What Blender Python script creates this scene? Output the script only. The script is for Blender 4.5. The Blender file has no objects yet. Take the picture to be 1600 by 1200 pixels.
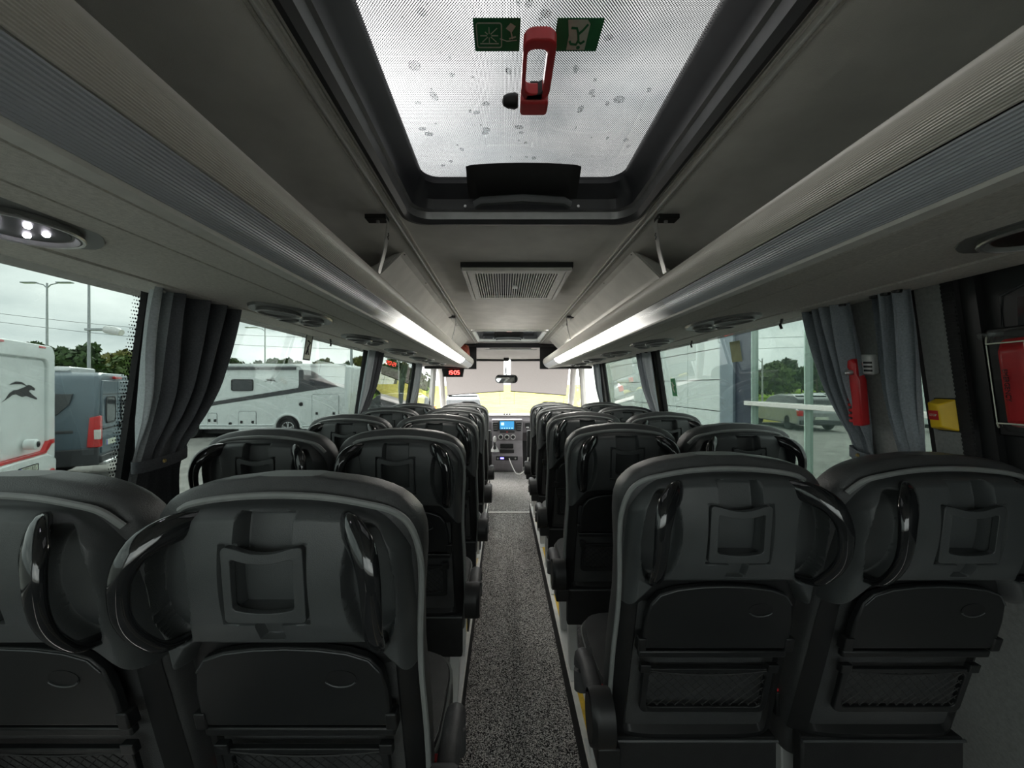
import bpy, bmesh, math, random
from mathutils import Vector, Matrix
random.seed(7)
R = math.radians
sc = bpy.context.scene
COL = sc.collection

# ------------------------------------------------------------------ camera
# x right, y towards the windscreen, z up; aisle carpet is z = 0; centre line x = 0
CX, CZ, F = -0.057, 1.38, 600.0
cam_d = bpy.data.cameras.new('camera'); cam = bpy.data.objects.new('camera', cam_d); COL.objects.link(cam)
cam.location = (CX, 0, CZ); cam.rotation_euler = (R(90), 0, 0)
cam_d.sensor_width = 36; cam_d.lens = 36 * F / 1600
cam_d.shift_x = 13 / 1600; cam_d.shift_y = 4 / 1600
cam_d.clip_start = 0.02; cam_d.clip_end = 500
sc.camera = cam
def at(px, py, D):                     # pixel + distance along y -> world point
    return Vector((CX + (px - 787) * D / F, D, CZ - (py - 604) * D / F))

# ------------------------------------------------------------------ colour management
vs = sc.view_settings
sc.display_settings.display_device = 'sRGB'
vs.view_transform = 'Standard'; vs.look = 'None'; vs.gamma = 1; vs.use_curve_mapping = False
vs.exposure = 0.70
sc.cycles.use_denoising = True
sc.cycles.max_bounces = 10; sc.cycles.diffuse_bounces = 6; sc.cycles.glossy_bounces = 4
sc.cycles.transparent_max_bounces = 24; sc.cycles.transmission_bounces = 8
sc.cycles.sample_clamp_indirect = 6; sc.cycles.caustics_reflective = False; sc.cycles.caustics_refractive = False

# ------------------------------------------------------------------ world: overcast sky
SKY = 5.6
SUN_DIR = Vector((-0.31, 0.66, 0.68)).normalized()
w = bpy.data.worlds.new('overcast_sky'); sc.world = w; w.use_nodes = True
nt = w.node_tree; nt.nodes.clear()
def wn(t, **k):
    n = nt.nodes.new(t)
    for a, b in k.items(): setattr(n, a, b)
    return n
geo = wn('ShaderNodeTexCoord'); mp = wn('ShaderNodeMapping'); mp.inputs['Scale'].default_value = (1.6, 1.6, 4.2)
n1 = wn('ShaderNodeTexNoise'); n1.inputs['Scale'].default_value = 1.7; n1.inputs['Detail'].default_value = 7; n1.inputs['Roughness'].default_value = .55
cr = wn('ShaderNodeValToRGB')
cr.color_ramp.elements[0].position = .32; cr.color_ramp.elements[0].color = (.46, .50, .51, 1)
cr.color_ramp.elements[1].position = .68; cr.color_ramp.elements[1].color = (1.0, 1.0, .98, 1)
dot = wn('ShaderNodeVectorMath', operation='DOT_PRODUCT'); dot.inputs[1].default_value = SUN_DIR
mr = wn('ShaderNodeMapRange'); mr.inputs['From Min'].default_value = .90; mr.inputs['From Max'].default_value = 1.0; mr.inputs['To Max'].default_value = 1.3
mr.interpolation_type = 'SMOOTHSTEP'
add = wn('ShaderNodeMixRGB', blend_type='ADD'); add.inputs['Fac'].default_value = 1
bg = wn('ShaderNodeBackground'); bg.inputs['Strength'].default_value = SKY; out = wn('ShaderNodeOutputWorld')
L = nt.links.new
L(geo.outputs['Generated'], mp.inputs['Vector']); L(mp.outputs['Vector'], n1.inputs['Vector']); L(n1.outputs['Fac'], cr.inputs['Fac'])
L(geo.outputs['Generated'], dot.inputs[0]); L(dot.outputs['Value'], mr.inputs['Value'])
L(cr.outputs['Color'], add.inputs['Color1']); L(mr.outputs['Result'], add.inputs['Color2']); L(add.outputs['Color'], bg.inputs['Color']); L(bg.outputs['Background'], out.inputs['Surface'])
sd = bpy.data.lights.new('veiled_sun', 'SUN'); sd.energy = 6.0; sd.angle = R(25); sd.color = (1, .97, .92)
so = bpy.data.objects.new('veiled_sun', sd); COL.objects.link(so)
so.rotation_euler = SUN_DIR.to_track_quat('Z', 'Y').to_euler()

# ------------------------------------------------------------------ materials
MATS = {}
def M(name, col, rough=.6, metal=0., noise=None, bump=None, spec=.5, emit=None, coat=0., speck=None):
    if name in MATS: return MATS[name]
    m = bpy.data.materials.new(name); m.use_nodes = True
    t = m.node_tree; b = t.nodes['Principled BSDF']
    b.inputs['Base Color'].default_value = (*col, 1); b.inputs['Roughness'].default_value = rough
    b.inputs['Metallic'].default_value = metal; b.inputs['Specular IOR Level'].default_value = spec
    b.inputs['Coat Weight'].default_value = coat
    tc = t.nodes.new('ShaderNodeTexCoord')
    if noise:
        n = t.nodes.new('ShaderNodeTexNoise'); n.inputs['Scale'].default_value = noise[0]; n.inputs['Detail'].default_value = 4
        r = t.nodes.new('ShaderNodeValToRGB'); a = noise[1]
        r.color_ramp.elements[0].position = .3; r.color_ramp.elements[1].position = .7
        r.color_ramp.elements[0].color = (*[c * (1 - a) for c in col], 1); r.color_ramp.elements[1].color = (*[min(1, c * (1 + a)) for c in col], 1)
        t.links.new(tc.outputs['Object'], n.inputs['Vector']); t.links.new(n.outputs['Fac'], r.inputs['Fac']); t.links.new(r.outputs['Color'], b.inputs['Base Color'])
    if speck:                                      # speckled pile: (scale, dark colour, light colour)
        n = t.nodes.new('ShaderNodeTexVoronoi'); n.inputs['Scale'].default_value = speck[0]
        r = t.nodes.new('ShaderNodeValToRGB'); r.color_ramp.interpolation = 'LINEAR'
        sp = t.nodes.new('ShaderNodeSeparateColor')
        r.color_ramp.elements[0].position = .35; r.color_ramp.elements[0].color = (*speck[1], 1)
        r.color_ramp.elements[1].position = .95; r.color_ramp.elements[1].color = (*speck[2], 1)
        t.links.new(tc.outputs['Object'], n.inputs['Vector']); t.links.new(n.outputs['Color'], sp.inputs['Color']); t.links.new(sp.outputs['Red'], r.inputs['Fac']); t.links.new(r.outputs['Color'], b.inputs['Base Color'])
    if bump:
        n = t.nodes.new('ShaderNodeTexNoise'); n.inputs['Scale'].default_value = bump[0]; n.inputs['Detail'].default_value = 3
        bp = t.nodes.new('ShaderNodeBump'); bp.inputs['Strength'].default_value = bump[1]; bp.inputs['Distance'].default_value = .002
        t.links.new(tc.outputs['Object'], n.inputs['Vector']); t.links.new(n.outputs['Fac'], bp.inputs['Height']); t.links.new(bp.outputs['Normal'], b.inputs['Normal'])
    if emit:
        b.inputs['Emission Color'].default_value = (*emit[0], 1); b.inputs['Emission Strength'].default_value = emit[1]
    MATS[name] = m; return m
def glass(name, tint, dots=None, ior=1.45):
    m = bpy.data.materials.new(name); m.use_nodes = True; t = m.node_tree; t.nodes.clear()
    o = t.nodes.new('ShaderNodeOutputMaterial'); tr = t.nodes.new('ShaderNodeBsdfTransparent'); gl = t.nodes.new('ShaderNodeBsdfGlossy')
    lw = t.nodes.new('ShaderNodeLayerWeight'); lw.inputs['Blend'].default_value = .5; pw = t.nodes.new('ShaderNodeMath'); pw.operation = 'POWER'; pw.inputs[1].default_value = 5
    fr = t.nodes.new('ShaderNodeMapRange'); f0 = ((ior - 1) / (ior + 1)) ** 2; fr.inputs['To Min'].default_value = f0; fr.inputs['To Max'].default_value = .8
    mx = t.nodes.new('ShaderNodeMixShader')
    tr.inputs['Color'].default_value = (*tint, 1); gl.inputs['Roughness'].default_value = .0
    t.links.new(lw.outputs['Facing'], pw.inputs[0]); t.links.new(pw.outputs[0], fr.inputs['Value'])
    t.links.new(fr.outputs['Result'], mx.inputs['Fac']); t.links.new(tr.outputs['BSDF'], mx.inputs[1]); t.links.new(gl.outputs['BSDF'], mx.inputs[2])
    last = mx.outputs['Shader']
    if dots:                                       # fine printed dot screen on the glass
        tc = t.nodes.new('ShaderNodeTexCoord'); mp = t.nodes.new('ShaderNodeMapping'); mp.inputs['Rotation'].default_value = (0, 0, R(45)); mp.inputs['Scale'].default_value = (1 / dots, 1 / dots, 1 / dots)
        sx = t.nodes.new('ShaderNodeSeparateXYZ')
        t.links.new(tc.outputs['Object'], mp.inputs['Vector']); t.links.new(mp.outputs['Vector'], sx.inputs['Vector'])
        def mth(op, a, b=None):
            n = t.nodes.new('ShaderNodeMath'); n.operation = op
            for k, v in enumerate((a, b)):
                if v is None: continue
                if isinstance(v, (int, float)): n.inputs[k].default_value = v
                else: t.links.new(v, n.inputs[k])
            return n.outputs[0]
        sq = []
        for ax in 'XY':
            f = mth('FRACT', sx.outputs[ax]); f = mth('SUBTRACT', f, .5); sq.append(mth('MULTIPLY', f, f))
        d = mth('LESS_THAN', mth('ADD', sq[0], sq[1]), .085)
        df = t.nodes.new('ShaderNodeBsdfDiffuse'); df.inputs['Color'].default_value = (.02, .02, .02, 1)
        m2 = t.nodes.new('ShaderNodeMixShader'); t.links.new(d, m2.inputs['Fac']); t.links.new(last, m2.inputs[1]); t.links.new(df.outputs['BSDF'], m2.inputs[2]); last = m2.outputs['Shader']
    t.links.new(last, o.inputs['Surface']); MATS[name] = m; return m

plastic = M('charcoal_moulded_plastic', (.056, .061, .062), .38, bump=(900, .25), noise=(14, .12))
leather = M('black_leatherette', (.052, .054, .055), .42, bump=(500, .4), noise=(20, .15))
gloss = M('piano_black_plastic', (.010, .011, .012), .10, coat=.4, noise=(8, .1))
piping_m = M('reflection_grey_piping', (.20, .21, .205), .5, noise=(30, .1))  # light grey puts the piping's reflected light into its colour
darkp = M('black_plastic', (.008, .0085, .009), .5, noise=(30, .15))
net_m = M('black_elastic_net', (.02, .02, .02), .7, noise=(60, .2))
redp = M('red_plastic', (.55, .025, .03), .35, noise=(25, .12))
fabric = M('grey_beige_lining', (.64, .622, .575), .92, noise=(160, .12), bump=(700, .35), spec=.15)
fabric2 = M('grey_ceiling_lining', (.73, .715, .68), .92, noise=(9, .08), bump=(600, .3), spec=.15)
beige = M('beige_ribbed_aluminium', (.60, .57, .515), .42, noise=(6, .05))
diff_m = M('silver_ribbed_diffuser', (.50, .525, .57), .34, metal=.12, noise=(5, .06))
lit_m = M('lit_ribbed_diffuser', (.45, .46, .48), .3, emit=((1, .97, .90), 24), noise=(5, .05))
_t = lit_m.node_tree; _c = [n_ for n_ in _t.nodes if n_.type == 'TEX_COORD'][0]; _s = _t.nodes.new('ShaderNodeSeparateXYZ'); _r = _t.nodes.new('ShaderNodeMapRange'); _p = _t.nodes.new('ShaderNodeMath'); _p.operation = 'POWER'; _p.inputs[1].default_value = 1.74   # emission strength grows towards the front
_r.inputs['From Min'].default_value = 1.2; _r.inputs['From Max'].default_value = 3.4; _r.inputs['To Max'].default_value = 6.2
_t.links.new(_c.outputs['Object'], _s.inputs['Vector']); _t.links.new(_s.outputs['Y'], _r.inputs['Value']); _t.links.new(_r.outputs['Result'], _p.inputs[0]); _t.links.new(_p.outputs[0], _t.nodes['Principled BSDF'].inputs['Emission Strength'])
whitep = M('light_grey_plastic', (.62, .62, .60), .45, noise=(12, .06))
trimw = M('off_white_trim', (.72, .71, .67), .5, noise=(30, .08))
yellow = M('yellow_anti_slip_strip', (.75, .48, .03), .55, noise=(50, .15))
carpet = M('charcoal_speckled_carpet', (.05, .05, .05), .95, speck=(330, (.022, .021, .021), (.74, .71, .68)), bump=(300, .8), spec=.05)
lino = M('grey_speckled_lino', (.2, .2, .2), .6, speck=(420, (.09, .09, .095), (.30, .30, .31)))
metal = M('brushed_steel', (.55, .55, .54), .35, metal=.8, noise=(40, .1))
alu = M('white_powder_coated_metal', (.66, .67, .66), .4, noise=(15, .06))
rubber = M('black_rubber', (.012, .012, .013), .8, noise=(60, .3), bump=(200, .5))
wallm = M('grey_wall_felt', (.27, .275, .27), .95, noise=(120, .12), bump=(500, .3), spec=.1)
cabm = M('light_cab_trim', (.52, .49, .47), .7, noise=(10, .06))
dashm = M('mauve_grey_dashboard', (.19, .175, .185), .55, noise=(12, .1), bump=(500, .2))
shade_m = M('grey_roller_blind', (.40, .37, .37), .85, noise=(50, .08))
screen_g = glass('tinted_side_glass', (.342, .368, .357))
wind_g = glass('clear_windscreen_glass', (.97, .98, .97))
hatch_g = glass('dotted_hatch_glass', (.36, .36, .36), dots=.0036)
rear_g = glass('lightly_tinted_glass', (.66, .68, .67))
clear_g = glass('clear_plastic', (.93, .95, .94), ior=1.6)
drop_g = glass('rain_water', (.86, .87, .87), ior=1.7)
curt_l = M('pale_grey_curtain', (.42, .46, .48), .9, noise=(220, .12), bump=(900, .3), spec=.1)
curt_d = M('slate_grey_curtain', (.105, .11, .12), .9, noise=(220, .14), bump=(900, .3), spec=.1)
curt_r = M('blue_grey_curtain', (.24, .265, .29), .9, noise=(220, .14), bump=(900, .3), spec=.1)
greens = M('green_sign_film', (.02, .20, .07), .6, noise=(60, .1))
signw = M('pale_sign_print', (.62, .66, .55), .6, noise=(60, .08))
tyre_m = M('tyre_rubber', (.02, .02, .021), .85, noise=(30, .2))
rim_m = M('alloy_silver', (.62, .63, .64), .3, metal=.7, noise=(10, .06))
mh_white = M('motorhome_white', (.72, .77, .76), .3, coat=.3, noise=(2, .03))
mh_dark = M('motorhome_charcoal', (.055, .058, .062), .35, coat=.3, noise=(5, .1))
van_m = M('van_blue_grey', (.105, .145, .175), .3, coat=.5, noise=(2, .05))
van_g = M('van_grey_plastic', (.045, .048, .052), .6, noise=(12, .1))
vglass = M('dark_vehicle_window', (.02, .024, .027), .08, coat=.5, noise=(3, .1))
lamp_red = M('red_lamp_lens', (.60, .03, .03), .15, coat=.5, noise=(30, .1))
blackprint = M('black_print', (.02, .02, .022), .6, noise=(40, .1))

# ------------------------------------------------------------------ mesh helpers
class MB:
    def __init__(s): s.v = []; s.f = []
    def add(s, v, f):
        o = len(s.v); s.v += [tuple(p) for p in v]; s.f += [tuple(i + o for i in q) for q in f]; return s
    def box(s, x0, x1, y0, y1, z0, z1):
        v = [(x, y, z) for z in (z0, z1) for y in (y0, y1) for x in (x0, x1)]
        return s.add(v, [(0, 2, 3, 1), (4, 5, 7, 6), (0, 1, 5, 4), (2, 6, 7, 3), (0, 4, 6, 2), (1, 3, 7, 5)])
    def hexa(s, p):                                 # 8 points: bottom loop of 4, then top loop of 4
        return s.add(p, [(3, 2, 1, 0), (4, 5, 6, 7), (0, 1, 5, 4), (1, 2, 6, 5), (2, 3, 7, 6), (3, 0, 4, 7)])
    def prism(s, poly, axis, a0, a1):
        def P(u, w, a): return {'x': (a, u, w), 'y': (u, a, w), 'z': (u, w, a)}[axis]
        n = len(poly); v = [P(u, w, a0) for u, w in poly] + [P(u, w, a1) for u, w in poly]
        return s.add(v, [tuple(range(n)), tuple(range(2 * n - 1, n - 1, -1))] + [(i, (i + 1) % n, n + (i + 1) % n, n + i) for i in range(n)])
    def sheet(s, poly, axis, a0, a1, t=None):       # open profile extruded
        def P(u, w, a): return {'x': (a, u, w), 'y': (u, a, w), 'z': (u, w, a)}[axis]
        n = len(poly); v = [P(u, w, a0) for u, w in poly] + [P(u, w, a1) for u, w in poly]
        return s.add(v, [(i, i + 1, n + i + 1, n + i) for i in range(n - 1)])
    def grid(s, fn, nu, nv, closeu=False):
        v = [fn(i / (nu if closeu else nu - 1), j / (nv - 1)) for j in range(nv) for i in range(nu)]
        m = nu if closeu else nu - 1
        return s.add(v, [(j * nu + i, j * nu + (i + 1) % nu, (j + 1) * nu + (i + 1) % nu, (j + 1) * nu + i) for j in range(nv - 1) for i in range(m)])
    def tube(s, path, rx, ry=None, n=10, up=(0, 0, 1), caps=True, closed=False):
        path = [Vector(p) for p in path]; k = len(path); v = []
        for i, p in enumerate(path):
            a = path[(i - 1) % k if closed else max(i - 1, 0)]; b = path[(i + 1) % k if closed else min(i + 1, k - 1)]
            t = (b - a).normalized(); u = Vector(up); sd = t.cross(u)
            if sd.length < 1e-4: sd = t.cross(Vector((1, 0, 0)))
            sd.normalize(); u = sd.cross(t).normalized()
            r1 = rx[i] if isinstance(rx, (list, tuple)) else rx
            r2 = r1 if ry is None else (ry[i] if isinstance(ry, (list, tuple)) else ry)
            for q in range(n):
                an = 2 * math.pi * q / n; v.append(p + sd * (r1 * math.cos(an)) + u * (r2 * math.sin(an)))
        f = [(i * n + q, i * n + (q + 1) % n, ((i + 1) % k) * n + (q + 1) % n, ((i + 1) % k) * n + q) for i in range(k if closed else k - 1) for q in range(n)]
        if caps and not closed: f += [tuple(range(n - 1, -1, -1)), tuple(range((k - 1) * n, k * n))]
        return s.add(v, f)
    def lathe(s, prof, n=24, axis='z', c=(0, 0, 0), sx=1, sy=1):
        v = []
        for r, h in prof:
            for q in range(n):
                a = 2 * math.pi * q / n; x, y = r * math.cos(a) * sx, r * math.sin(a) * sy
                p = {'z': (x, y, h), 'y': (x, h, y), 'x': (h, x, y)}[axis]; v.append((p[0] + c[0], p[1] + c[1], p[2] + c[2]))
        k = len(prof)
        f = [(i * n + q, i * n + (q + 1) % n, (i + 1) * n + (q + 1) % n, (i + 1) * n + q) for i in range(k - 1) for q in range(n)]
        f += [tuple(range(n - 1, -1, -1)), tuple(range((k - 1) * n, k * n))]
        return s.add(v, f)
    def ring(s, outer, inner, y0, y1, fn=None):     # plate with a hole, loops of equal length in (x, z)
        n = len(outer); fn = fn or (lambda x, z: 0)
        v = [(x, y + fn(x, z), z) for lp in (outer, inner) for y in (y0, y1) for x, z in lp]
        f = []
        for i in range(n):
            j = (i + 1) % n
            f += [(i, j, 2 * n + j, 2 * n + i), (n + j, n + i, 3 * n + i, 3 * n + j), (j, i, n + i, n + j), (2 * n + i, 2 * n + j, 3 * n + j, 3 * n + i)]
        return s.add(v, f)
    def mapv(s, fn): s.v = [tuple(fn(*p)) for p in s.v]; return s
def rrect(w, h, r, n=6, cx=0, cz=0):                # rounded rectangle outline, half sizes w, h
    p = []
    for qx, qz, a0 in ((1, 1, 0), (-1, 1, 90), (-1, -1, 180), (1, -1, 270)):
        for i in range(n + 1):
            a = R(a0 + 90 * i / n); p.append((cx + qx * (w - r) + r * math.cos(a), cz + qz * (h - r) + r * math.sin(a)))
    return p
def ellipse(a, b, n=24, cx=0, cz=0): return [(cx + a * math.cos(2 * math.pi * i / n), cz + b * math.sin(2 * math.pi * i / n)) for i in range(n)]
def obj(name, mb, mat, parent=None, smooth=35, bevel=0, seg=2):
    me = bpy.data.meshes.new(name); me.from_pydata([tuple(p) for p in mb.v], [], mb.f); me.validate()
    b = bmesh.new(); b.from_mesh(me); bmesh.ops.recalc_face_normals(b, faces=b.faces); b.to_mesh(me); b.free()
    me.materials.append(mat)
    if smooth:
        me.polygons.foreach_set('use_smooth', [True] * len(me.polygons)); me.set_sharp_from_angle(angle=R(smooth))
    o = bpy.data.objects.new(name, me); COL.objects.link(o)
    if parent: o.parent = parent
    if bevel:
        md = o.modifiers.new('bevel', 'BEVEL'); md.width = bevel; md.segments = seg; md.limit_method = 'ANGLE'; md.angle_limit = R(40)
    return o
def tag(o, label, cat, group=None, kind=None):
    o['label'] = label; o['category'] = cat
    if group: o['group'] = group
    if kind: o['kind'] = kind
    return o
def thing(name, label, cat, loc=(0, 0, 0), rz=0, group=None):
    o = bpy.data.objects.new(name, None); COL.objects.link(o); o.empty_display_size = .05
    o.location = loc; o.rotation_euler = (0, 0, rz); return tag(o, label, cat, group)
def struct(name, mb, mat, parent=None, label=None, **k):
    o = obj(name, mb, mat, parent, **k)
    if not parent:
        o['kind'] = 'structure'
        if label: o['label'] = label
    return o
def sroot(name, label=None):
    o = bpy.data.objects.new(name, None); COL.objects.link(o); o['kind'] = 'structure'
    if label: o['label'] = label
    return o
def copy_tree(o, parent=None):
    c = o.copy(); COL.objects.link(c); c.parent = parent
    for ch in list(o.children): copy_tree(ch, c)
    return c
def text(name, body, size, mat, parent, M4, ex=.0004, align='CENTER'):
    cu = bpy.data.curves.new(name, 'FONT'); cu.body = body; cu.size = size; cu.extrude = ex; cu.align_x = align; cu.align_y = 'CENTER'
    tmp = bpy.data.objects.new('tmp', cu); COL.objects.link(tmp); bpy.context.view_layer.update()
    me = bpy.data.meshes.new_from_object(tmp.evaluated_get(bpy.context.evaluated_depsgraph_get())); bpy.data.objects.remove(tmp)
    me.materials.clear(); me.materials.append(mat); o = bpy.data.objects.new(name, me); COL.objects.link(o); o.parent = parent; o.matrix_local = M4; return o
def ss(a, b, x):
    t = max(0., min(1., (x - a) / (b - a))); return t * t * (3 - 2 * t)
def wx(z): return 1.13 - (z - .95) * .143           # inner half width of the body at height z

# ================================================================== THE BUS SHELL
G = -.57                                            # ground outside
Y0, Y1, YF = -1.3, 4.85, 6.25
struct('floor', MB().box(-.232, .232, Y0, 4.2, -.05, 0).box(-1.12, 1.12, 4.2, 6.6, -.05, 0), carpet, label='dark speckled carpet of the aisle and cab')
for s, nm in ((-1, 'left'), (1, 'right')):
    p = struct('floor_platform_' + nm, MB().box(min(s * .232, s * 1.14), max(s * .232, s * 1.14), Y0, 4.18, -.05, .1), lino, label='speckled grey raised platform under the seats')
n = 0
for s in (-1, 1):
    n += 1
    def bx(a, b, z0, z1, y0=Y0, y1=4.185): return MB().box(min(s * a, s * b), max(s * a, s * b), y0, y1, z0, z1)
    t = struct('trim_%d' % n, bx(.228, .296, .1, .106), trimw, label='off-white aisle nosing with yellow strip', bevel=.002)
    obj('anti_slip_strip', bx(.250, .271, .106, .109), yellow, t)
    obj('riser', bx(.225, .2315, .0, .104), rubber, t)
struct('trim_3', MB().box(-.232, .232, 4.185, 4.215, 0, .008), trimw, label='white metal threshold strip across the aisle', bevel=.002)

# side walls below the windows, pillars, headers
def wall_box(s, y0, y1, z0, z1, th=.04, off=0.):
    a = [(s * (wx(z) + off + d), y, z) for z in (z0, z1) for (d, y) in ((0, y0), (0, y1), (th, y1), (th, y0))]
    return MB().hexa(a)
for s, nm in ((-1, 'left'), (1, 'right')):
    wl = struct('wall_' + nm, wall_box(s, Y0, 6.3 if s < 0 else 4.5, -.05, .93, .05), wallm, label='grey felt side wall below the windows')
    obj('header', wall_box(s, Y0, 5.6, 1.66, 1.9, .05), wallm, wl)
    spans = [(1.085, 1.135), (2.80, 2.92), (4.30, 4.62)] if s < 0 else [(.955, 1.02), (1.11, 1.24), (2.80, 2.92), (4.30, 4.62)]
    for (a, b) in spans:
        obj('pillar', wall_box(s, a, b, .93, 1.66, .05), (wallm if (s > 0 and a < 1.2) or a > 4 else darkp), wl)
    obj('sill', MB().mapv(lambda x, y, z: (x, y, z)).add(*(lambda m: (m.v, m.f))(wall_box(s, Y0, 4.6, .90, .945, .03, -.03))), cabm if s < 0 else wallm, wl, bevel=.004)
# rear end behind the camera
rw = struct('wall_rear', MB().box(-1.2, 1.2, Y0 - .05, Y0, -.05, .95).box(-1.2, 1.2, Y0 - .05, Y0, 1.75, 2.0).box(-1.2, -.98, Y0 - .05, Y0, .95, 1.75).box(.98, 1.2, Y0 - .05, Y0, .95, 1.75), wallm, label='grey rear wall around the rear window')

# windows
wi = 0
def window(s, y0, y1, z0=.93, z1=1.66, label='', gm_=None):
    global wi; wi += 1
    r = sroot('window_%d' % wi, label)
    obj('pane', wall_box(s, y0, y1, z0, z1,   .005, .03), gm_ or screen_g, r, smooth=0)
    fr = MB()
    for (a, b, c, d) in ((y0, y0 + .022, z0, z1), (y1 - .022, y1, z0, z1), (y0, y1, z0, z0 + .02), (y0, y1, z1 - .015, z1)):
        m = wall_box(s, a, b, c, d, .018, .012); fr.add(m.v, m.f)
    obj('rubber_seal', fr, rubber, r)
    return r
window(-1, Y0 + .05, 1.085, label='side window looking on the white motorhome rear and blue van')
window(-1, 1.135, 2.80, label='side window looking on the long white motorhome')
window(-1, 2.92, 4.30, label='side window beside the front passenger rows')
window(-1, 4.62, 5.55, .95, 1.66, label='driver door window', gm_=rear_g)
window(1, 1.02, 1.11, label='narrow window strip between the two grey pillars')
window(1, 1.24, 2.80, label='side window looking on the white panelled building')
window(1, 2.92, 4.30, label='side window beside the front rows facing the building')
window(1, 4.60, 5.60, .05, 1.66, label='full-height glass of the entry door', gm_=wind_g)
# perforated print edge along the first left pane
pd = MB()
for i in range(70):
    for k in range(3):
        z = .95 + i * .0098; y = 1.060 - k * .0075 - (.0037 if i % 2 else 0); r_ = .0031 - .0007 * k
        x = -(wx(z) + .028); pd.add([(x, y + r_ * math.cos(a), z + r_ * math.sin(a)) for a in [R(60 * q) for q in range(6)]], [tuple(range(6))])
wl1 = bpy.data.objects['window_1']; obj('dot_print', pd, darkp, wl1, smooth=0)
pd = MB()
for i in range(60):
    z = .95 + i * .0115
    for y in (1.028, 1.104):
        x = wx(z) + .028; pd.add([(x, y + .003 * math.cos(R(60 * q)), z + .003 * math.sin(R(60 * q))) for q in range(6)], [tuple(range(6))])
obj('dot_print', pd, darkp, bpy.data.objects['window_5'], smooth=0)
# rear window
rr = sroot('window_9', 'rear window behind the camera'); obj('pane', MB().box(-.98, .98, Y0 - .03, Y0 - .025, .95, 1.75), rear_g, rr, smooth=0)

# black rear door panel on the right, with recess
dr = sroot('door_1', 'black emergency door panel with a folded recess, beside the grey pillar')
obj('door_leaf', wall_box(1, Y0, .90, .1, 1.66, .05, .03), darkp, dr)
obj('upper_panel', wall_box(1, Y0, .78, 1.50, 1.60, .02, .012), darkp, dr, bevel=.006)
def rp(y, z, d=0): return (wx(z) + .03 - d, y + .185, z)
obj('recess_frame', MB().tube([rp(.60, 1.62), rp(.685, 1.585), rp(.690, 1.50), rp(.665, 1.46), rp(.60, 1.43), rp(.45, 1.40)], .004, n=6), plastic, dr)
obj('recess_plate', MB().add([rp(.40, 1.60, .004), rp(.655, 1.575, .004), rp(.662, 1.50, .004), rp(.64, 1.47, .004), rp(.40, 1.40, .004)], [(0, 1, 2, 3, 4)]), gloss, dr, smooth=0)
ds = MB()
ds.add(*(lambda m: (m.v, m.f))(wall_box(1, .90, .955, .1, 1.66, .05, .012)))
obj('door_jamb', ds, darkp, dr)
for i in range(66):                                  # ribbed rubber seal, joined small lamellae
    z = .97 + i * .0105
    if i == 0: rbm = MB()
    m = wall_box(1, .932, .957, z, z + .006, .012, -.004); rbm.add(m.v, m.f)
obj('seal_base', wall_box(1, .930, .958, .95, 1.66, .012, -.001), rubber, dr)
q_ = obj('ribbed_seal', rbm, rubber, dr); q_['kind'] = 'stuff'

# ceiling: central panel with the two hatch openings, side linings, seams
H1 = (.34, 1.25); H2 = (3.65, 4.55); HW = .37; ZC = 1.92
cb = MB()
for (a, b) in ((Y0, H1[0]), (H1[1], H2[0]), (H2[1], 4.78)): cb.box(-.40, .40, a, b, ZC, ZC + .03)
for (a, b) in (H1, H2):
    for s in (-1, 1): cb.box(min(s * HW, s * .40), max(s * HW, s * .40), a, b, ZC, ZC + .03)
ce = struct('ceiling', cb, fabric2, label='grey fabric ceiling lining')
for s in (-1, 1):
    prof = [(s * .405, ZC), (s * .55, ZC - .005), (s * .72, ZC - .03), (s * .88, ZC - .09), (s * 1.0, ZC - .19), (s * 1.04, ZC - .27)]
    obj('side_lining', MB().sheet(prof, 'y', Y0, 4.85), fabric2, ce)
    for k, (a, zz) in enumerate(((.386, .006), (.402, .009), (.414, .004))):
        obj('seam_bead', MB().box(min(s * a, s * (a + .007)), max(s * a, s * (a + .007)), Y0, 4.78, ZC - zz, ZC + .005), fabric if k != 1 else whitep, ce, bevel=.002)
    # duct cover in front of the luggage space, from just past the first strap
    y0 = 1.5
    obj('duct_cover', MB().sheet([(s * .445, ZC - .012), (s * .47, ZC - .02), (s * .64, ZC - .20)], 'y', y0, 4.36).add(
        [(s * .445, y0, ZC - .012), (s * .64, y0, ZC - .20), (s * .66, y0 + .04, ZC - .1), (s * .5, y0 + .04, ZC - .01)], [(0, 1, 2, 3)]), fabric2, ce, smooth=0)
    for yy in (1.53, 1.95, 2.4, 3.3): obj('screw', MB().lathe([(.004, 0), (.003, -.002)], 8, c=(s * .452, yy, ZC - .014)), darkp, ce)
    obj('end_panel', MB().box(min(s * .40, s * .80), max(s * .40, s * .80), 4.84, 4.87, 1.60, ZC), darkp, ce)
# outer roof so no sky leaks in
rf = MB()
for (a, b) in ((Y0, H1[0]), (H1[1], H2[0]), (H2[1], 6.3)): rf.box(-1.2, 1.2, a, b, 2.03, 2.06)
for (a, b) in (H1, H2):
    for s in (-1, 1): rf.box(min(s * HW, s * 1.2), max(s * HW, s * 1.2), a, b, 2.03, 2.06)
for s in (-1, 1): rf.box(min(s * 1.1, s * 1.2), max(s * 1.1, s * 1.2), Y0, 6.3, 1.66, 2.05)
struct('roof', rf, cabm, label='outer roof skin of the bus')
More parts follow.
